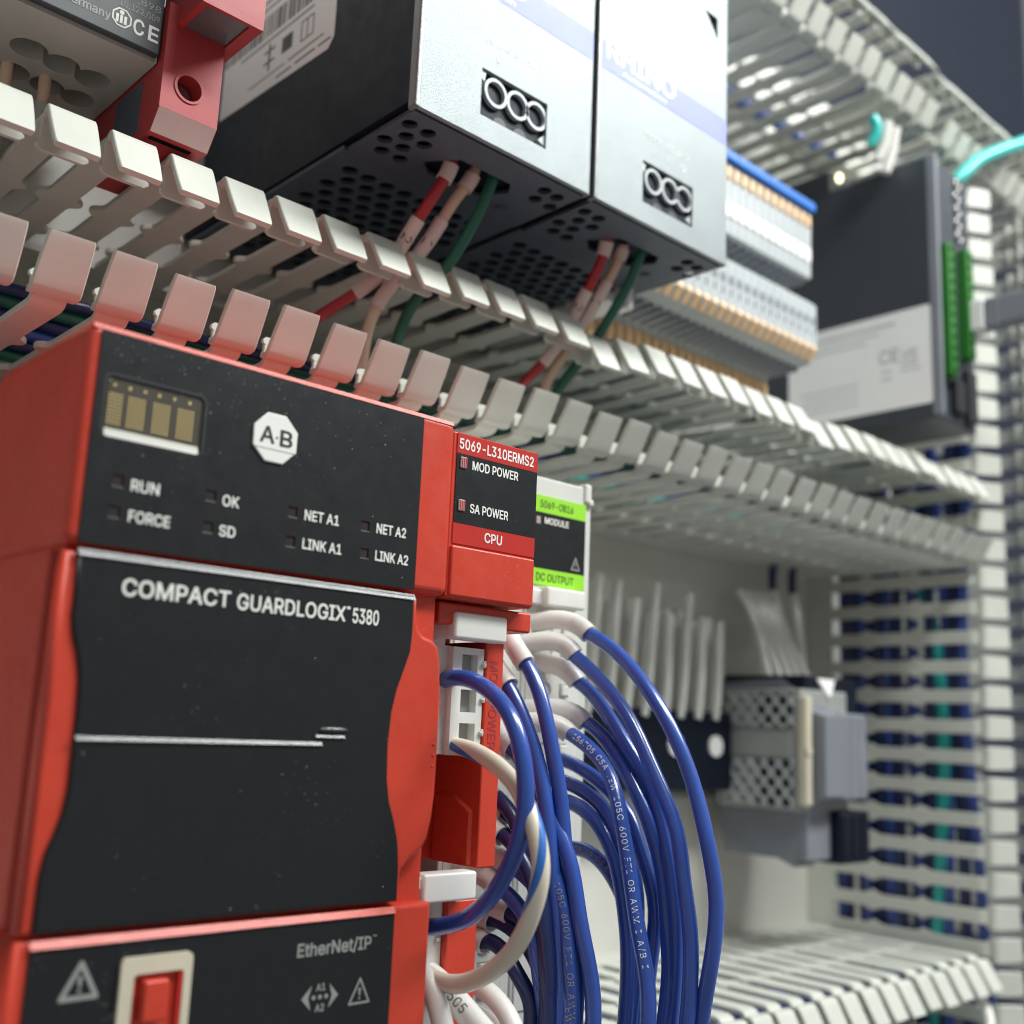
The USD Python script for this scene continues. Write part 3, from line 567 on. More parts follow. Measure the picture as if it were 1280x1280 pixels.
# ------------------------------------------------------------------ wires of the modules (paths in millimetres)
W = {
'B1s': [[130.0,34.1,-35.5],[134.0,28.0,-34.1],[138.0,18.7,-37.7]] ,
'B1': [[138.0,21.0,-36.7],[138.0,9.5,-42.3],[138.0,-0.4,-50.4],[138.0,-8.7,-61.9],[138.0,-14.8,-73.9],[138.0,-18.7,-85.6],[138.0,-20.5,-97.0],[138.0,-19.8,-108.5],[138.0,-16.9,-122.0]] ,
'B2s': [[128.0,32.6,-40.8],[132.0,26.9,-39.6],[136.0,21.6,-43.0]] ,
'B2': [[136.0,24.2,-41.8],[136.0,14.0,-48.2],[136.0,3.4,-58.6],[136.0,-4.2,-70.2],[136.0,-11.4,-82.8],[136.0,-14.4,-92.7],[136.0,-15.5,-104.2],[136.0,-14.9,-122.1]] ,
'B3s': [[131.0,35.5,-45.0],[135.0,29.0,-45.2],[139.0,23.3,-49.6]] ,
'B3': [[139.0,25.9,-48.2],[139.0,15.2,-54.9],[139.0,5.8,-64.2],[139.0,-1.1,-74.0],[139.0,-6.1,-86.9],[139.0,-9.3,-98.6],[139.0,-10.1,-110.3],[139.0,-8.1,-124.0]] ,
'B4s': [[130.0,30.3,-56.7],[134.0,24.6,-56.5],[138.0,18.9,-59.7]] ,
'B4': [[138.0,21.2,-58.6],[138.0,12.7,-63.0],[138.0,4.8,-70.7],[138.0,-1.1,-80.3],[138.0,-5.1,-91.4],[138.0,-7.6,-102.2],[138.0,-8.3,-112.2],[138.0,-7.2,-124.0]] ,
'B5s': [[126.0,28.5,-60.2],[129.5,23.3,-60.1],[133.0,19.5,-62.6]] ,
'B5': [[133.0,21.7,-61.5],[132.1,12.5,-65.2],[131.3,5.8,-70.8],[130.4,0.3,-80.2],[129.6,-3.4,-92.0],[128.7,-6.9,-103.2],[127.9,-9.7,-112.5],[127.0,-11.3,-121.6]] ,
'B6': [[139.0,29.8,-68.8],[139.0,25.0,-69.5],[139.0,15.9,-72.9],[139.0,6.6,-80.0],[139.0,1.5,-88.1],[139.0,-2.4,-99.6],[139.0,-2.4,-111.6],[139.0,-0.9,-125.5]] ,
'B7': [[134.0,26.0,-73.9],[134.0,19.9,-74.4],[134.0,9.8,-78.9],[134.0,3.3,-85.0],[134.0,-0.6,-94.3],[134.0,-2.0,-104.4],[134.0,-1.6,-114.6],[134.0,-0.2,-124.9]] ,
'B8': [[132.0,23.8,-78.5],[132.0,17.0,-78.7],[132.0,8.3,-82.4],[132.0,3.1,-89.4],[132.0,0.5,-97.8],[132.0,-1.0,-107.8],[132.0,-0.8,-124.5]] ,
'B9': [[136.0,20.4,-89.6],[136.0,14.3,-90.2],[136.0,8.1,-93.3],[136.0,3.4,-100.2],[136.0,0.8,-108.5],[136.0,-0.4,-125.2]] ,
'A1s': [[114.0,29.6,-35.4],[114.0,24.2,-38.7],[114.0,16.2,-46.8]] ,
'A1': [[114.0,18.8,-44.1],[114.7,11.7,-54.1],[115.3,8.0,-64.8],[116.0,5.5,-76.9],[116.7,3.6,-90.4],[117.3,1.5,-106.8],[118.0,0.1,-122.7]] ,
'A2s': [[111.0,29.1,-44.0],[111.0,24.1,-46.9],[111.0,18.4,-52.1]] ,
'A2': [[111.0,20.2,-50.3],[111.7,15.0,-57.6],[112.3,10.4,-67.6],[113.0,7.0,-78.7],[113.7,4.6,-90.4],[114.3,2.5,-106.7],[115.0,1.9,-122.7]] ,
'A3s': [[113.0,30.5,-56.3],[113.0,25.9,-60.9],[113.0,18.6,-66.7]] ,
'A3': [[113.0,20.6,-65.0],[114.0,14.0,-71.3],[115.0,6.9,-80.4],[116.0,2.0,-90.2],[117.0,-1.4,-101.4],[118.0,-3.2,-112.5],[119.0,-3.6,-122.1]] ,
'A4s': [[110.0,30.4,-70.4],[110.0,25.9,-73.8],[110.0,20.1,-77.9]] ,
'A4': [[110.0,22.4,-76.3],[110.4,14.9,-81.0],[110.8,9.2,-89.1],[111.2,5.6,-98.7],[111.6,4.0,-109.9],[112.0,3.2,-122.6]] ,
'A5s': [[112.0,35.6,-71.6],[112.0,27.9,-76.7],[112.0,18.5,-81.0]] ,
'A5': [[112.0,21.0,-79.8],[112.8,13.4,-83.6],[113.6,6.2,-90.6],[114.4,1.9,-100.0],[115.2,0.3,-109.6],[116.0,-0.4,-122.4]] ,
'A6s': [[109.0,28.6,-78.5],[109.0,22.8,-81.7],[109.0,16.3,-85.5]] ,
'A6': [[109.0,18.5,-84.3],[109.6,12.4,-87.7],[110.2,6.7,-95.4],[110.8,3.9,-104.9],[111.4,3.0,-114.5],[112.0,3.7,-122.7]] ,
'A7s': [[111.0,33.0,-89.5],[111.0,24.5,-89.9],[111.0,14.9,-92.3]] ,
'A7': [[111.0,17.6,-91.4],[112.2,10.4,-94.4],[113.5,4.4,-101.1],[114.8,1.3,-108.9],[116.0,0.5,-122.6]] ,
'A8s': [[109.0,31.7,-94.2],[109.0,24.7,-94.2],[109.0,16.4,-97.0]] ,
'A8': [[109.0,18.8,-95.9],[110.0,12.9,-98.8],[111.0,8.0,-104.8],[112.0,5.6,-113.5],[113.0,5.2,-123.1]] ,
'A9s': [[112.0,33.1,-102.6],[112.0,24.7,-101.9],[112.0,15.9,-102.2]] ,
'A9': [[112.0,18.5,-101.9],[113.5,11.7,-103.9],[115.0,5.4,-109.7],[116.5,2.2,-116.6],[118.0,1.9,-123.1]] ,
'A10s': [[109.0,31.9,-109.6],[109.0,26.4,-108.7],[109.0,20.1,-109.0]] ,
'A10': [[109.0,22.3,-108.7],[109.8,15.6,-109.7],[110.5,10.5,-113.8],[111.2,8.5,-118.7],[112.0,7.9,-125.2]] ,
'A11s': [[111.0,34.6,-105.4],[111.0,27.6,-104.3],[111.0,20.5,-104.5]] ,
'A11': [[111.0,23.2,-104.2],[112.2,16.5,-105.0],[113.5,10.4,-109.5],[114.8,6.8,-116.4],[116.0,5.6,-125.2]] ,
'L1': [[84.0,14.8,-53.3],[84.0,10.0,-52.3],[84.0,3.1,-51.9],[84.0,-4.5,-54.2],[84.0,-10.6,-58.5],[84.0,-14.4,-64.5],[84.0,-16.4,-71.9],[84.0,-16.3,-77.8],[84.0,-13.5,-86.1],[84.0,-7.2,-94.2],[84.0,-0.5,-98.8],[84.0,7.9,-101.3],[84.0,14.3,-102.3]] ,
'L2': [[87.0,17.4,-65.4],[86.6,12.0,-65.5],[86.2,2.0,-66.4],[85.8,-7.1,-69.4],[85.3,-13.5,-73.5],[84.9,-18.7,-80.5],[84.5,-20.8,-87.4],[84.1,-19.3,-94.6],[83.7,-14.8,-102.3],[83.2,-6.8,-108.2],[82.8,-0.4,-110.5],[82.4,5.2,-110.7],[82.0,9.8,-109.6]] ,
'L3': [[81.0,9.9,-108.5],[81.0,6.7,-110.4],[81.0,3.2,-113.9],[81.0,0.3,-119.0],[81.0,-1.2,-123.0]] ,
'L4s': [[86.0,9.4,-112.0],[86.0,4.3,-114.0],[86.0,-3.2,-117.6],[86.0,-10.3,-121.7]] ,
'P1r': [[98.7,35.0,83.1],[98.6,36.5,79.3],[96.6,38.5,73.7],[94.0,44.0,64.5],[93.4,52.0,57.1],[90.7,57.0,51.8],[86.4,62.0,47.1],[82.1,68.0,42.2],[77.8,78.0,36.3]] ,
'P1w': [[106.9,35.5,83.4],[106.2,37.0,79.6],[103.8,39.0,74.7],[100.4,44.0,64.5],[97.7,50.0,56.8],[93.9,54.0,49.5],[91.7,56.0,42.7],[91.2,58.0,35.3],[93.8,62.0,25.9]] ,
'P1g': [[112.2,34.0,82.7],[111.8,35.0,79.4],[110.5,37.0,73.4],[108.9,41.0,65.4],[107.7,47.0,58.8],[105.7,53.0,53.6],[104.1,58.0,46.9],[105.4,64.0,39.5],[108.1,70.0,31.0]] ,
'P2r': [[158.9,35.0,82.2],[159.6,36.5,79.6],[159.5,38.5,74.6],[158.7,43.0,66.8],[157.5,49.0,57.1],[155.1,53.0,49.3],[152.9,58.0,43.5],[152.2,64.0,39.5],[154.2,74.0,33.0]] ,
'P2w': [[166.6,35.5,82.5],[166.9,37.0,79.7],[166.1,39.0,74.9],[164.4,44.0,66.2],[162.7,50.0,57.0],[160.6,54.0,49.4],[159.4,57.0,44.9],[159.2,60.0,39.2]] ,
'P2g': [[173.3,34.0,82.3],[172.8,35.0,79.3],[172.3,37.0,74.5],[171.6,41.0,67.6],[170.8,46.0,60.9],[169.7,52.0,53.0],[168.7,58.0,47.6],[168.4,64.0,41.6],[169.3,70.0,35.7]] ,
'G0': [[-1.5,70.0,81.5],[-0.6,70.0,79.9],[-0.2,72.0,73.2],[0.2,75.0,64.8],[1.0,80.0,59.2]] ,
'G1': [[7.6,69.0,81.1],[7.4,69.0,78.4],[7.8,70.0,74.0],[8.1,72.0,69.0],[8.8,76.0,62.9]] ,
'T1': [[407.7,42.0,200.1],[411.2,40.0,204.5],[422.0,38.0,214.3],[434.0,36.0,222.2],[450.4,34.0,231.7],[468.7,32.0,242.1],[490.5,30.0,255.5]] ,
}
rw = random.Random(21)
for key, p in W.items():
    if key[0] in 'AB' and key[-1] != 's':
        for q in p[2:]:
            q[0] += rw.uniform(-.7, .7); q[1] += rw.uniform(-.45, .45); q[2] += rw.uniform(-.3, .3)

def run_down(p, n=60, floor=-176.0):
    """Carries a wire on below the frame, back into the bottom duct."""
    p = [list(q) for q in p]; x, y, z = p[-1]
    return smoothpath(p + [[x, y + 3, z - 15], [x + 1, y + 14, z - 30], [x + 2, 62, floor + 20], [x + 2, 84, floor]], n)

ORD = ['uppermost', 'second', 'third', 'fourth', 'fifth', 'sixth', 'seventh', 'eighth', 'ninth', 'tenth', 'lowest']
PRINT = '156705 CSA TEW 105C 600V FT1 OR AWM I A/B I'
def module_wire(key, label, group):
    w = thing('blue_wire', label, 'wire', group)
    pts = run_down(W[key])
    dark = key in ('A4', 'A6', 'A9', 'A10', 'A11')
    put(w, 'insulation', tube(pts, 1.75, 20), 'navy_wire' if dark else 'blue_wire', 60)
    if key + 's' in W:
        s = W[key + 's']
        put(w, 'sleeve', hollow(smoothpath([[s[0][0] - 1.0, s[0][1] + 6, s[0][2] + .2]] + s, 18), 2.45, .4), 'sleeve', 50)
    if key in ('B5', 'A5', 'B9', 'A7'):
        put(w, 'lettering', text_on_tube(PRINT, pts, 1.75, {'B5': 6.0, 'A5': 3, 'B9': 1, 'A7': 20}[key], 1.35, CAM, .42), 'pale_print' if key == 'B5' else 'grey_print', False)
for i in range(1, 10):
    module_wire(f'B{i}', ('blue wire in the %s white sleeve of the lime-labelled module' % ORD[i - 1]) if i < 5 else ('blue wire with white lettering along it, in front of the lime-labelled module' if i == 5 else 'bare blue wire low on the lime-labelled module, %s of four from the top' % ORD[i - 6]), 'blue wires of the lime-labelled module')
for i in range(1, 12):
    module_wire(f'A{i}', 'blue wire in the %s white sleeve right beside the red power terminal' % ORD[i - 1], 'blue wires beside the red power terminal')

w = thing('looped_wire', 'thick blue wire looping from the power terminal back under the door edge', 'wire')
put(w, 'insulation', tube(smoothpath([[83.5, 30, -53]] + W['L1'] + [[84, 30, -104]], 70), 1.72, 24), 'blue_wire', 60)
w = thing('looped_wire', 'cream wire with a blue spiral stripe looping in front of the blue wires', 'wire')
p_ = smoothpath([[87, 30, -65.5]] + W['L2'] + [[82, 30, -107]], 110)
put(w, 'insulation', tube(p_, 1.78, 24), 'cream_wire', 60)
put(w, 'stripe', stripe_on(p_, 1.78, 2.9, -0.24, .95), 'mid_blue', 60)
w = thing('sleeved_wire', 'plain white sleeved wire hanging from the bottom of the power terminal', 'wire')
put(w, 'sleeve', tube(smoothpath(W['L3'] + [[81, -2, -135]], 24), 2.1, 20), 'sleeve', 60)
w = thing('sleeved_wire', 'white sleeved wire marked 505 at the lower edge', 'wire')
p_ = smoothpath([[86, 20, -109]] + W['L4s'] + [[86, -14, -128]], 40)
put(w, 'sleeve', tube(p_, 2.5, 20), 'sleeve', 60)
put(w, 'lettering', text_on_tube('505', p_, 2.5, 17.5, 2.0, CAM, .5), 'black_print', False)
for x, z, g in ((97, -112, 0), (99, -119, 1), (101, -125, 2)):
    x, z = x + 3, z - 3
    w = thing('sleeved_wire', ('upper', 'middle', 'lower')[g] + ' of three white sleeved wires under the cream loop', 'wire')
    put(w, 'sleeve', tube(smoothpath([[x, 32, z], [x, 20, z + .5], [x + 1, 8, z - 2], [x + 1, 1, z - 8], [x + 1, -1, z - 20]], 30), 2.1, 18), 'sleeve', 60)

# ------------------------------------------------------------------ the two power supplies
def power_supply(x0, label, printed):
    o = thing('power_supply', label, 'power supply', at=(x0, 0, 0))
    w = 60.3
    put(o, 'case', cat(bx(0.0, w, 21.6, 136, 83, 205)), 'psu_dark', False)
    put(o, 'edge_trim', cat(rb(-.05, 1.5, 19.9, 23.0, 80.9, 206, .5), rb(w - 1.0, w + .25, 20.3, 23, 80.9, 206, .4)), 'psu_edge', 30)
    # front sheet, with the terminal and vent openings
    op = sbox(20.0, 87.4, 43.0, 100.3)
    sheet = sbox(1.3, 81.2, w - .5, 206).difference(union_all([op, Polygon([(48.2, 163.6), (55.0, 163.6), (55.0, 155.8)])]))
    put(o, 'front_sheet', front(sheet, 20.0, 21.4), 'psu_front', False)
    put(o, 'vent_slot', cat(bx(47.6, 55.5, 21.45, 22.4, 155.4, 164)), 'void', False)
    t_ = put(o, 'terminal', cat(bx(19.8, 43.2, 23.5, 27, 87.2, 100.5)), 'void', False)
    for k, x in enumerate((25.3, 32.9, 39.6)):
        put(t_, 'screw_ring', front(Point(x, 95.6).buffer(3.9, quad_segs=12).difference(Point(x, 95.6).buffer(3.0, quad_segs=12)), 20.4, 23.6), 'tb_grey', 25)
        put(t_, 'screw_well', front(Point(x, 95.6).buffer(3.0, quad_segs=12), 22.6, 23.6), 'void', False)
    put(t_, 'terminal_corner', cat(front(Polygon([(20.1, 100.2), (22.0, 100.2), (21.4, 97.2), (20.1, 98.2)]), 20.6, 23.4), front(Polygon([(42.9, 91.6), (42.9, 88.4), (40.6, 89.4)]), 20.6, 23.4)), 'tb_grey', False)
    put(t_, 'terminal_lip', cat(*[front(Point(x, 87.0).buffer(2.4, quad_segs=8).intersection(sbox(19, 87.1, 44, 92)), 20.4, 23) for x in (27, 34)]), 'black_matt', 25)
    put(o, 'lettering', cat(text('Input AC 100-240V', 20.6, 41.0, 108.1, 1.7, 20.0, bold=False), text('L', 24.6, 25.7, 103.8, 1.7, 20.0, bold=False), text('N', 31.4, 32.8, 104.1, 1.7, 20.0, bold=False)), 'pale_print', False)
    put(o, 'earth_symbol', front(union_all([Point(38.4, 105).buffer(1.0).difference(Point(38.4, 105).buffer(.8)), sbox(38.3, 104.6, 38.5, 105.7), sbox(37.9, 104.5, 38.9, 104.65), sbox(38.1, 104.2, 38.7, 104.35)]), 19.95, 20.0), 'pale_print', False)
    put(o, 'printed_band', front(sbox(1.6, 121.2, w - .6, 129.8), 19.94, 20.0), 'stripe', False)
    put(o, 'lettering', text('RHINO', 3.4, 34.0, 125.2, 5.6, 19.94, .05), 'pale_print', False)
    put(o, 'lettering', cat(text('Switching Power Supply', 4.6, 41.0, 132.6, 1.6, 20.0, .05), text('Automation', 10, 30, 122.4, 1.3, 19.94, .05)), 'pale_print', False)
    # underside: a folded sheet with round holes, the wire opening and the seam
    hx = [Point(x, y).buffer(2.05, quad_segs=5) for x, y in ([(4.4 + 2.85 * i + 2.85 * (j % 2), 27.7 + 5.05 * j) for i in range(0, 3, 2) for j in range(4)] + [(51.8, 32.6), (55.2, 27.6), (57.8, 32.9)] + [(50.2, 27.4)])]
    opening = Polygon([(18.0, 39.5), (23, 43.5), (40, 43.0), (44.5, 35.5), (41.5, 31.5), (24, 31.5)])
    put(o, 'bottom_flange', flat(sbox(1.3, 22.0, w - .4, 49.4).difference(union_all(hx + [opening])), 80.9, 82.0), 'psu_under', False)
    grid = [Point(8.0 + 6.05 * i + 3.02 * (j % 2), 58.0 + 5.24 * j).buffer(2.25, quad_segs=5) for i in range(8) for j in range(13)]
    put(o, 'bottom_grille', flat(sbox(.4, 49.9, w - .4, 135.5).difference(union_all(grid)), 81.2, 82.3), 'psu_under', False)
    put(o, 'inner_tray', cat(bx(.5, w - .5, 22, 136, 86.5, 87.5)), 'void', False)
    put(o, 'bottom_screw', cat(cyl((49.2, 43.4, 80.4), (49.2, 43.4, 81), 1.9, 20), cyl((49.2, 43.4, 80.2), (49.2, 43.4, 80.5), .9, 12)), 'psu_under', 30)
    return o
ps = power_supply(74.6, 'silver-fronted power supply on the left, its dark side wall carrying a white type label', False)
power_supply(136.6, 'silver-fronted power supply on the right, with the vent slot in its upper corner', True)
# type label on the left supply's side wall
lab = side(Polygon([(60, -2), (62.5, 31.7), (66.0, 29.6), (119, 29.6), (119, 80)][::1]) if False else Polygon([(58.0, 117.0), (60.6, 114.2), (120, 116.6), (120, 190), (58.0, 190)]), 74.45 - 74.6, 74.55 - 74.6)
t_ = put(ps, 'type_label', lab, 'paper', False)
rnd = random.Random(8)
bars, y = [], 62.5
while y < 119:
    wd = rnd.choice((.35, .6, .9, 1.3)); bars.append(bx(-.19, -.15, y, y + wd, 133.5, 140.5)); y += wd + rnd.choice((.4, .6, .9))
put(t_, 'barcode', cat(*bars), 'black_print', False)
sidebox = lambda y0, y1, z0, z1: bx(-.19, -.15, y0 - .8, y1 - .8, z0 + 4.2, z1 + 4.2)
put(t_, 'symbol', cat(sidebox(69.6, 76, 118.6, 119), sidebox(69.6, 76, 124.6, 125), sidebox(69.6, 70, 118.6, 125), sidebox(75.6, 76, 118.6, 125), sidebox(72.6, 73, 119, 124.6),
    sidebox(80.5, 86, 119.5, 124.5), sidebox(90, 96, 120, 120.6), sidebox(90, 96, 123.6, 124.2), sidebox(92.5, 93.4, 117.5, 126)), 'black_print', False)
put(t_, 'printed_line', cat(*[sidebox(y0, y1, z, z + h) for y0, y1, z, h in ((60.5, 66.5, 112.8, .55), (68, 78, 112.9, .55), (80, 88, 112.8, .5), (64, 82, 115.6, .45), (84, 104, 115.6, .35), (70, 110, 127.2, .5), (62, 118, 138.6, .5), (62, 118, 141, .5))]), 'black_print', False)

def supply_wire(name, key, label, material, sl=None, mark=None):
    w = thing(name, label, 'wire')
    pts = smoothpath(W[key], 60)
    put(w, 'insulation', tube(pts, 1.55, 18), material, 60)
    if sl:
        put(w, 'ferrule', hollow(pts[2:8], 2.15, .35), 'pink_sleeve', 50)
        s_ = put(w, 'marker_sleeve', hollow(pts[sl[0]:sl[1]], 1.95, .3), 'pink_sleeve', 50)
        if mark: put(s_, 'lettering', text_on_tube(mark, pts[sl[0]:sl[1]], 1.95, {'2': 4.6, '1': 6.2}.get(mark[0], 5), 2.9, CAM, .8), 'black_print', False)
    elif name.startswith('green'):
        put(w, 'stripe', stripe_on(pts, 1.55, .55, 3.9, .8), 'yellow', 60)
for k, t in (('P1', 'left'), ('P2', 'right')):
    supply_wire('red_wire', k + 'r', f'red wire with a pink marker sleeve under the {t} power supply', 'red_wire', (17, 40), '2')
    supply_wire('cream_wire', k + 'w', f'peach coloured wire with a marker sleeve under the {t} power supply', 'peach_wire', (16, 42), '1')
    supply_wire('green_wire', k + 'g', f'green wire with a yellow stripe under the {t} power supply', 'green_wire')

# ------------------------------------------------------------------ upper left: grey device and red plug-in device
o = thing('grey_device', 'taupe grey device at the top left with a dark address label and round holes underneath', 'relay', at=(0, 0, -1.5))
gh = [Point(0.8, 60.6), Point(8.1, 61.4), Point(15.4, 62.0), Point(1.2, 72.2), Point(9.0, 72.4), Point(16.0, 72.4)]
bot = sbox(-40, 45.3, 22.6, 81).difference(union_all([q.buffer(3.9 if i < 3 else 3.7, quad_segs=10) for i, q in enumerate(gh)]))
put(o, 'body', cat(flat(bot, 79.6, 84), bx(-40, 22.6, 45.4, 136, 84.05, 150), bx(-40, 22.6, 81, 136, 79.6, 84)), 'grey_device', False)
put(o, 'wire_well', cat(*[cyl((q.x, q.y, 83.9), (q.x, q.y, 84.04), 3.8, 24) for q in gh]), 'grey_device', 30)
l_ = put(o, 'label_plate', rb(-40, 22.4, 43.6, 45.6, 80.6, 150, .4), 'slate_label')
put(l_, 'lettering', cat(text('Straße 8', -8.5, 8.6, 86.8, 1.9, 43.6), text('D-90000 Nürnberg, Germany', -22.5, 11.0, 83.6, 1.9, 43.6), text('No. 8,997,898', 4.5, 21.6, 90.4, 1.5, 43.6, bold=False), text('10,122,009', 12.5, 21.6, 88.0, 1.5, 43.6, bold=False)), 'grey_print', False)
put(l_, 'approval_mark', cat(text('C', 16.0, 18.4, 83.2, 3.4, 43.6), text('E', 19.4, 21.7, 83.2, 3.4, 43.6),
    front(affinity.translate(Polygon([(2.3 * math.cos(a), 2.3 * math.sin(a)) for a in np.arange(8) * math.pi / 4 + .39]), 13.4, 85.3).difference(affinity.translate(Polygon([(1.95 * math.cos(a), 1.95 * math.sin(a)) for a in np.arange(8) * math.pi / 4 + .39]), 13.4, 85.3)), 43.54, 43.6),
    front(union_all([sbox(12.1, 84, 12.7, 85.9), sbox(13.0, 84, 13.6, 85.9), sbox(13.9, 84, 14.5, 85.9), Point(13.3, 86.5).buffer(.5)]), 43.54, 43.6)), 'white_print', False)
for k, key in enumerate(('G0', 'G1')):
    w = thing('beige_wire', ('beige wire at the picture edge going up into the grey device', 'beige wire with a white sleeve going up into the grey device')[k], 'wire')
    pts = smoothpath([[W[key][0][0], W[key][0][1], 86]] + W[key][1:], 30)
    put(w, 'insulation', tube(pts, 1.35, 16), 'peach_wire', 60)
    put(w, 'sleeve', hollow(pts[16:], 1.8, .3), 'grey_device', 60)

o = thing('red_device', 'dusky red plug-in device with a screw hole, right of the grey device', 'surge protector')
x0, x1 = 22.9, 36.6
holeprof = sbox(x0, 66.9, x1, 92).difference(Point(29.2, 73.6).buffer(3.0, quad_segs=12))
put(o, 'body', cat(front(holeprof, 42.0, 48), bx(x0, x1, 48.05, 80, 62.2, 92), bx(x0, x1, 80.05, 120, 92, 110), hull([(x, y, z) for x in (x0, x1) for y, z in ((42.05, 66.9), (45.6, 62.2), (48.1, 66.9), (48.1, 62.2))])), 'red_dusky', False)
put(o, 'chamfer_plate', hull([(x, y, z) for x in (x0 + .1, x1 - .1) for y, z in ((41.85, 66.85), (45.4, 62.3), (42.6, 66.9), (46.2, 62.4))]), 'pink_sleeve', False)
put(o, 'foot_slot', bx(x0 + 1, x1 - 3, 47.2, 48.6, 62.05, 62.3), 'void', False)
put(o, 'screw', cat(cyl((29.2, 46.6, 73.6), (29.2, 48, 73.6), 2.7, 24), bx(27.2, 31.2, 46.4, 46.7, 73.3, 73.9)), 'screw', 30)
put(o, 'screw_collar', front(Point(29.2, 73.6).buffer(3.5, quad_segs=12).difference(Point(29.2, 73.6).buffer(2.9, quad_segs=12)), 41.75, 42.3), 'red_dusky', 30)
zb = 87.2
blk = sbox(24.9, 30.0, 39.4, 49.5).difference(sbox(26.4, 31.0, 36.6, 47.2))
put(o, 'plug', cat(flat(blk, zb, zb + 2), bx(24.9, 39.4, 30.0, 49.5, zb + 2.02, 130)), 'red_dusky', False)
put(o, 'plug_inlay', bx(26.5, 36.5, 31.1, 47.1, zb + .5, zb + 1.9), 'psu_edge', False)
put(o, 'side_window', cat(bx(x0 - .08, x0, 52, 66, 64.5, 77), bx(x0 - .16, x0 - .08, 53, 58.5, 65.5, 75)), 'psu_under', False)

# ------------------------------------------------------------------ terminal blocks right of the power supplies
for z, x0, x1, t in ((115, 60, 400, 'zinc mounting rail behind the power supplies and terminal blocks'), (-70, 60, 420, 'zinc mounting rail behind the red controller and the grey contactor')):
    top('mounting_rail', cat(bx(x0, x1, 128, 130, z - 17.5, z + 17.5), bx(x0, x1, 130, PY - .1, z - 12, z - 10.5), bx(x0, x1, 130, PY - .1, z + 10.5, z + 12)), 'steel', t, 'rail', smooth=False)
prof = Polygon([(126, 166), (74, 166), (66, 158.5), (61, 154), (60, 148), (60.4, 124.4), (72, 122.4), (72, 117.5), (60, 113.5), (58, 111.5), (58, 92.5), (61.5, 87.5), (82, 85.5), (83, 77.0), (86.5, 73.0), (126, 70)])
o = thing('terminal_block', 'slim grey terminal block with orange levers at the left end of its row', 'terminal block', 'row of slim terminal blocks', at=(199, 0, 0))
put(o, 'body', side(prof, 0.1, 4.9), 'tb_grey', False)
put(o, 'marker', bx(.6, 4.4, 59.8, 60.1, 131, 137), 'paper', False)
put(o, 'lever', hull([(x, y, z) for x in (1.3, 3.7) for y, z in ((60.0, 151.8), (59.2, 151), (59.2, 146.5), (60.2, 145.6))]), 'orange', False)
put(o, 'lever', hull([(x, y, z) for x in (1.2, 3.8) for y, z in ((57.8, 94.4), (57.2, 92.4), (60.0, 88.4), (61.2, 88.6), (59, 94.0))]), 'orange', False)
put(o, 'lever', hull([(x, y, z) for x in (1.3, 3.7) for y, z in ((82.0, 84.5), (80.6, 82), (80.8, 76), (85.5, 70.4), (88, 72))]), 'orange', False)
put(o, 'slot', cat(bx(1.5, 3.5, 66, 80, 85.2, 87.2), bx(1.5, 3.5, 62.6, 70, 122.2, 124.6), bx(1.2, 3.8, 90, 118, 69.7, 72.9), bx(1.3, 3.7, 57.7, 58.05, 102.8, 106), bx(2.2, 2.9, 57.7, 58.05, 98, 101)), 'slate_grey', False)
ONE = 'first second third fourth fifth sixth seventh eighth ninth tenth eleventh twelfth thirteenth fourteenth fifteenth sixteenth seventeenth eighteenth nineteenth twentieth'.split() + ['twenty-' + q for q in 'first second third fourth'.split()]
TBL = 'slim grey terminal block with orange levers, %s from the right end of its row'
for k in range(1, 22):
    copy('/World/terminal_block', (199 + 5.05 * k, 0, 0), TBL % ONE[21 - k] if k < 21 else 'slim grey terminal block at the right end of its row, its flat side showing')
top('marker_bar', rb(196, 312, 58.6, 63, 153.6, 157.6, .8), 'blue_bar', 'bright blue bar along the top of the terminal block row', 'bar')
o = thing('end_clamp', 'white end clamp at the left end of the terminal block row', 'clamp')
put(o, 'body', cat(rb(188, 198.4, 62, 126, 78, 118, .8)), 'paper')
put(o, 'hook', cat(rb(189, 193, 54, 60, 74, 96, .8), rb(189, 193, 54, 70, 92, 96, .8)), 'paper')

# ------------------------------------------------------------------ black network device with its white label
o = thing('network_device', 'black device with a large white side label and green connectors', 'network switch')
put(o, 'case', rb(364, 400, 34, 126, 73, 192, .8), 'dev_black')
put(o, 'front_frame', rb(363.6, 366, 31.5, 36, 74, 192.5, .6), 'slate_grey')
l_ = put(o, 'side_label', side(Polygon([(34.8, 82.0), (36.8, 79.8), (104, 79.8), (106, 82), (106, 121.5), (104, 123.6), (36.8, 123.6), (34.8, 121.5)]), 363.85, 363.96), 'paper', False)
sl = lambda y0, y1, z0, z1: bx(363.8, 363.85, y0, y1, z0, z1)
put(l_, 'printed_line', cat(*[sl(y0, y1, z, z + h) for y0, y1, z, h in ((52, 100, 118, 1.0), (60, 100, 115, .7), (66, 102, 112, .7), (70, 100, 94, .6), (70, 98, 91, .6), (70, 100, 88, .6), (70, 96, 85, .6), (42, 50, 98.5, .8), (41, 50, 96, .6), (54, 59, 97, .8), (54, 59, 93.5, .8))]), 'tb_grey', False)
def flank(s, y1, y0, z, h):
    t = raw_text(s, h, True); v = t.vertices.copy(); w_ = v[:, 0].max() - v[:, 0].min()
    t.vertices = np.stack([363.84 - v[:, 2] * .04, y1 - (v[:, 0] - v[:, 0].min()) * (y1 - y0) / w_, z + v[:, 1]], 1); return t
put(l_, 'lettering', cat(flank('CE', 60, 50.5, 101, 6.0), flank('UK', 49, 42, 103, 2.5), flank('CA', 49, 42, 100.5, 2.0)), 'tb_grey', False)
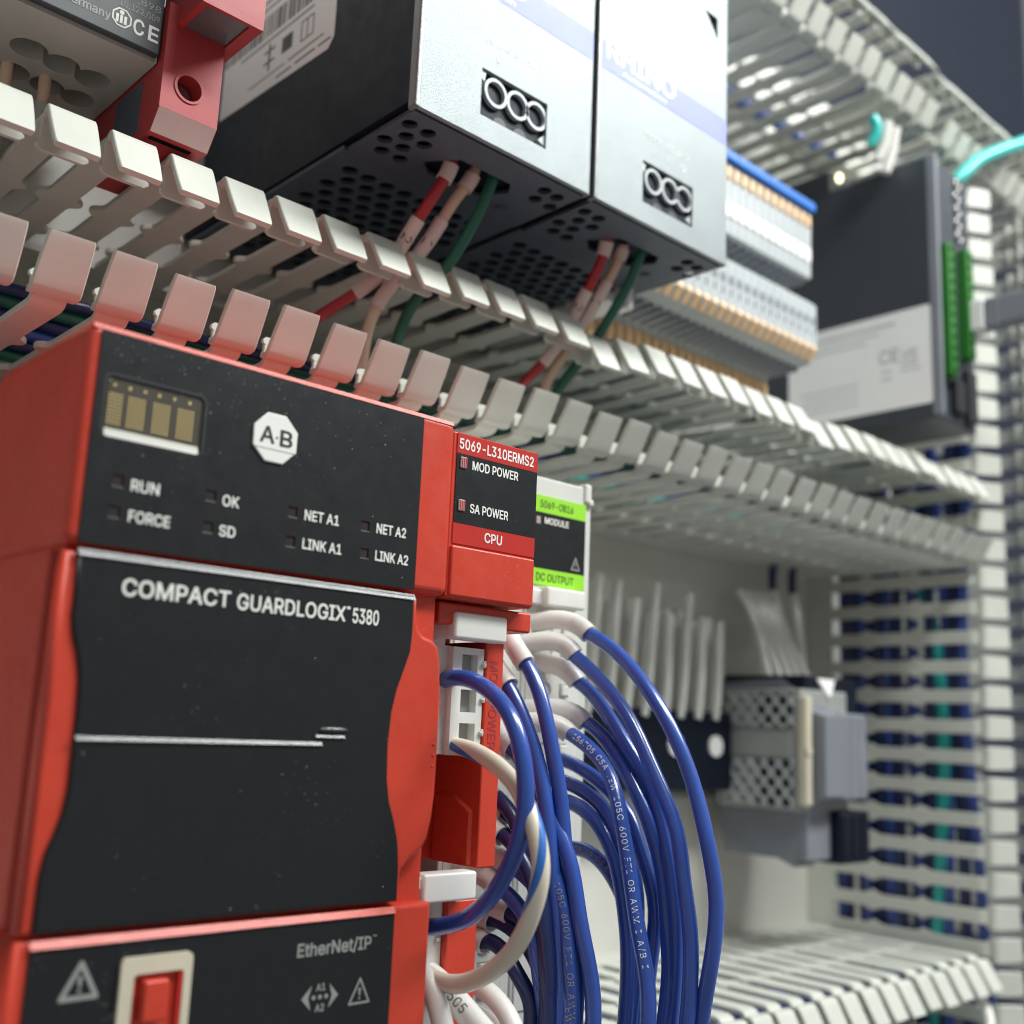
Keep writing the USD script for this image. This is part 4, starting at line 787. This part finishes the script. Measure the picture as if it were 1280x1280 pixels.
for x, z0, z1 in ((369, 92, 152), (387, 104, 155)):
    g = put(o, 'connector', rb(x, x + 6, 29.5, 34.2, z0, z1, .6), 'green_conn')
    n = int((z1 - z0) / 5)
    put(g, 'screw_slot', cat(*[cyl((x + 3.0, 29.6, z0 + 2.5 + 5 * k), (x + 3.0, 29.3, z0 + 2.5 + 5 * k), 1.3, 10) for k in range(n)]), 'void', 30)
put(o, 'ring_terminal', cat(*[trimesh.creation.torus(1.9, .45, 20, 8).apply_transform(trimesh.transformations.rotation_matrix(math.pi / 2, (1, 0, 0))).apply_translation((388 - (k % 2) * .6, 33.2, 187 - 6.4 * k)) for k in range(5)]), 'screw', 30)
put(o, 'port_block', cat(rb(376, 385, 31, 35, 78, 92, .6), rb(388, 396, 31, 35, 76, 99, .6)), 'black_matt')
put(o, 'boot', rb(388.5, 397.5, 24, 34, 116.5, 130.5, .8), 'paper')
put(o, 'lamp', trimesh.creation.icosphere(2, 1.7).apply_transform(np.diag([1, .8, 1.35, 1])).apply_translation((368.6, 80.6, 199.6)), 'glow', True)
put(o, 'lamp_housing', rb(366, 392, 84, 110, 191, 204, 1), 'dev_black')
o = thing('cable_plug', 'slate blue cable plug pushed into the network device, crossing the upright duct', 'plug')
put(o, 'body', rb(389, 397.6, -42, 24.2, 117.0, 130.3, 1.2), 'slate_grey')
put(o, 'rib', cat(*[cb(388.7, 397.8, y, y + 1.2, 116.8, 130.5, .3) for y in (18, 21)]), 'slate_grey', False)

o = thing('teal_cable', 'teal cable at the top right corner, curving over the ducts', 'cable')
pts = smoothpath([[403.5, 60, 196]] + W['T1'] + [[540, 10, 285]], 60)
put(o, 'jacket', tube(pts, 3.2, 22), 'teal', 60)

# ------------------------------------------------------------------ lower right: contactor, dark terminal, sleeved wires
o = thing('contactor', 'grey contactor with a latticed side and a beige edge strip', 'contactor')
put(o, 'base', cat(rb(335.6, 372, 83, 126, -90.5, -41, 1.0)), 'contactor')
lat = []
for za, zb_ in ((-57, -43), (-89, -70)):
    for k in range(-3, 9):
        y0 = 84 + 7 * k; h = zb_ - za
        for s in (1, -1):
            a, b = (y0, za), (y0 + h * .9, zb_)
            if s < 0: a, b = (y0, zb_), (y0 + h * .9, za)
            q = Polygon([(a[0], a[1]), (a[0] + 1.5, a[1]), (b[0] + 1.5, b[1]), (b[0], b[1])]).intersection(sbox(86, -90, 121, -42))
            if not q.is_empty and q.area > .5: lat.append(side(q, 334.6 - .05 * (s > 0), 335.7))
put(o, 'lattice', cat(*lat), 'tb_grey', False)
put(o, 'side_label', cat(side(sbox(88, -69, 120, -59), 334.7, 335.6)), 'contactor', False)
put(o, 'lattice_well', cat(side(sbox(87, -57, 104, -43), 335.2, 335.62), side(sbox(87, -89, 104, -70), 335.2, 335.62)), 'black_matt', False)
put(o, 'edge_strip', cat(rb(334.5, 339, 79.5, 84, -88, -44, 1.0), cyl((336, 79.6, -66), (336, 79.0, -66), 2, 16)), 'beige')
head = Polygon([(126, -38), (96, -36.5), (84, -44), (82, -50), (75, -52), (75, -84), (82, -88), (88, -102), (90, -113), (118, -103), (126, -102)])
put(o, 'head', side(head, 341, 356), 'slate_grey', 30)
for k, x in enumerate((356.3, 364.6, 372.9)):
    put(o, 'fin', cat(rb(x, x + 7.4, 76.5 + .8 * k, 120, -86, -50, 1.4)), 'slate_grey')
put(o, 'terminal_tier', rb(341.7, 360, 84.3, 126, -110.4, -90.7, 1.0), 'slate_grey')
put(o, 'terminal_tier', cat(rb(360.2, 384, 80, 126, -112, -90.8, 1.0), *[rb(361.5 + 7.4 * k, 367.5 + 7.4 * k, 79.2, 82, -109, -92, .5) for k in range(3)]), 'psu_dark')
put(o, 'terminal_tier', cat(rb(341.7, 384, 84.6, 126, -50, -35, 1.0)), 'psu_dark')
put(o, 'clear_tab', hull([(350, 84, -36), (364, 84, -36), (357, 82, -44), (350, 90, -35), (364, 90, -35)]), 'paper', False)

o = thing('terminal_strip', 'black terminal strip with white round heads, behind the blue wires', 'terminal strip')
put(o, 'body', rb(240, 334, 116, 129, -84, -52, .8), 'psu_dark')
for k in range(3):
    put(o, 'round_head', cyl((268 + 27 * k, 115.0, -66), (268 + 27 * k, 116.4, -66), 4.4, 20), 'paper', 30)
rnd = random.Random(12)
for k in range(24):
    w = thing('sleeved_wire', 'white sleeved wire standing over the black terminal strip', 'wire', 'white sleeved wires over the black terminal strip')
    x = 243 + 3.8 * k + rnd.uniform(-.9, .9); lean = 6.0 + rnd.uniform(-2.0, 2.5); topz = -2 - .4 * k + rnd.uniform(-9, 5)
    y = 117 + 6 * (k % 3)
    p_ = smoothpath([[x - 1, y - 1, -55], [x + lean * .15, y - 1, -45], [x + lean * .6, y, (topz - 40) / 2], [x + lean, y + 1, topz]], 22)
    put(w, 'sleeve', tube(p_, 1.9 - .2 * (k % 2), 14), 'white_print', 60)
for k, x in enumerate((373.5, 390)):
    w = thing('ferruled_wire', ('left', 'right')[k] + ' of two white wires with dark blue ends going up from the contactor', 'wire')
    put(w, 'insulation', tube(smoothpath([[x - 8, 112, -42], [x - 4, 115, -18], [x, 120, 0], [x + 1, 122, 6]], 20), 2.2, 14), 'sleeve', 60)
    put(w, 'blue_end', tube(smoothpath([[x + 1, 122, 6], [x + 2, 123, 14], [x + 3.5, 122, 24]], 12), 1.9, 14), 'navy_wire', 60)
for k in range(5):
    w = thing('sleeved_wire', ('first', 'second', 'third', 'fourth', 'fifth')[k] + ' from the left of the short cream wires entering the top of the contactor', 'wire')
    x = 346 + 8.5 * k
    put(w, 'insulation', tube(smoothpath([[x, 104, -38], [x + 3 - 2 * k, 110, -26], [x + 6 - 3 * k, 116, -12], [x + 4 - 2 * k, 124, 4]], 18), 2.0, 14), 'sleeve', 60)

# ------------------------------------------------------------------ cables lying inside the ducts
def lay(name, label, pts, r, material, kind='wire'):
    o = thing(name, label, kind)
    put(o, 'jacket', tube(smoothpath(pts, 60), r, 14), material, 60)
rnd = random.Random(2)
for k in range(17):
    y = 127 - 4.4 * k; x = 433.5 + (k % 2) * 1.5
    lay('duct_wire', ('navy', 'blue', 'dark navy')[k % 3] + ' wire inside the upright duct, %s from the back panel' % ONE[k], [[x, y - rnd.uniform(-1, 1), -285], [x + rnd.uniform(-1, 3), y + rnd.uniform(-2.5, 2.5), -120], [x + rnd.uniform(-1, 3), y + rnd.uniform(-2.5, 2.5), -20], [x + rnd.uniform(-1, 3), y + rnd.uniform(-2, 2), 60], [x, y, 208]], 2.45, ('navy_wire', 'blue_wire', 'navy_wire')[k % 3])
lay('teal_cable', 'teal cable running down inside the upright duct', [[434, 78, -285], [433, 73, -120], [434, 70, -60], [436, 76, 0], [440, 95, 40]], 3.0, 'teal', 'cable')
lay('teal_cable', 'teal cable crossing inside the middle duct', [[120, 100, 30], [190, 88, 24], [260, 92, 25], [330, 84, 24], [425, 96, 26]], 2.0, 'teal', 'cable')
for k in range(6):
    lay('duct_wire', ('green', 'navy', 'blue', 'navy', 'green', 'navy')[k] + ' wire lying in the middle duct, %s from below' % ONE[k], [[-85, 104 + 3 * k, 26 + 4 * k], [60, 112 - 2 * k, 25 + 3 * k], [200, 106 + k, 25 + 4 * k], [330, 100 + 3 * k, 26 + 3 * k], [424, 108, 27 + 3 * k]], 1.7, ('green_wire', 'navy_wire', 'blue_wire', 'navy_wire', 'green_wire', 'navy_wire')[k])
for k in range(7):
    lay('duct_wire', ('blue', 'navy')[k % 2] + ' wire lying in the bottom duct, %s from its front' % ONE[k], [[140, 62 + 9 * k, -158 - 3 * (k % 3)], [240, 60 + 9 * k, -156 - 3 * (k % 2)], [340, 63 + 9 * k, -157], [430, 64 + 9 * k, -160]], 2.0, ('blue_wire', 'navy_wire')[k % 2])
for k in range(5):
    lay('duct_wire', ('blue', 'navy', 'dark grey', 'navy', 'blue')[k] + ' wire lying in the top duct, %s from below' % ONE[k], [[195, 90 + 6 * k, 226 + 5 * k], [290, 100 + 4 * k, 224 + 5 * k], [390, 96 + 5 * k, 226 + 5 * k]], 2.2, ('blue_wire', 'navy_wire', 'slate_grey', 'navy_wire', 'blue_wire')[k])
for k in range(2):
    w = thing('sleeved_wire', ('left', 'right')[k] + ' of two white sleeves poking out at the end of the top duct', 'wire')
    put(w, 'sleeve', tube([[352 + 7 * k, 47, 208], [353 + 7 * k, 49, 199], [351.5 + 7 * k, 52, 191 - 3 * k]], 2.3, 14), 'sleeve', 60)
lay('green_wire', 'short green wire beside the white sleeves at the end of the top duct', [[344, 50, 208], [346, 49, 203], [345.5, 52, 196]], 2.2, 'teal')
lay('teal_cable', 'teal cable below the bottom duct, at the lower edge', [[330, 60, -230], [350, 45, -190], [372, 40, -176], [392, 55, -190]], 3.2, 'teal', 'cable')
lay('white_cable', 'white cable below the bottom duct, near the right edge', [[380, 40, -215], [398, 40, -186], [412, 44, -170], [420, 60, -160]], 2.2, 'sleeve', 'cable')
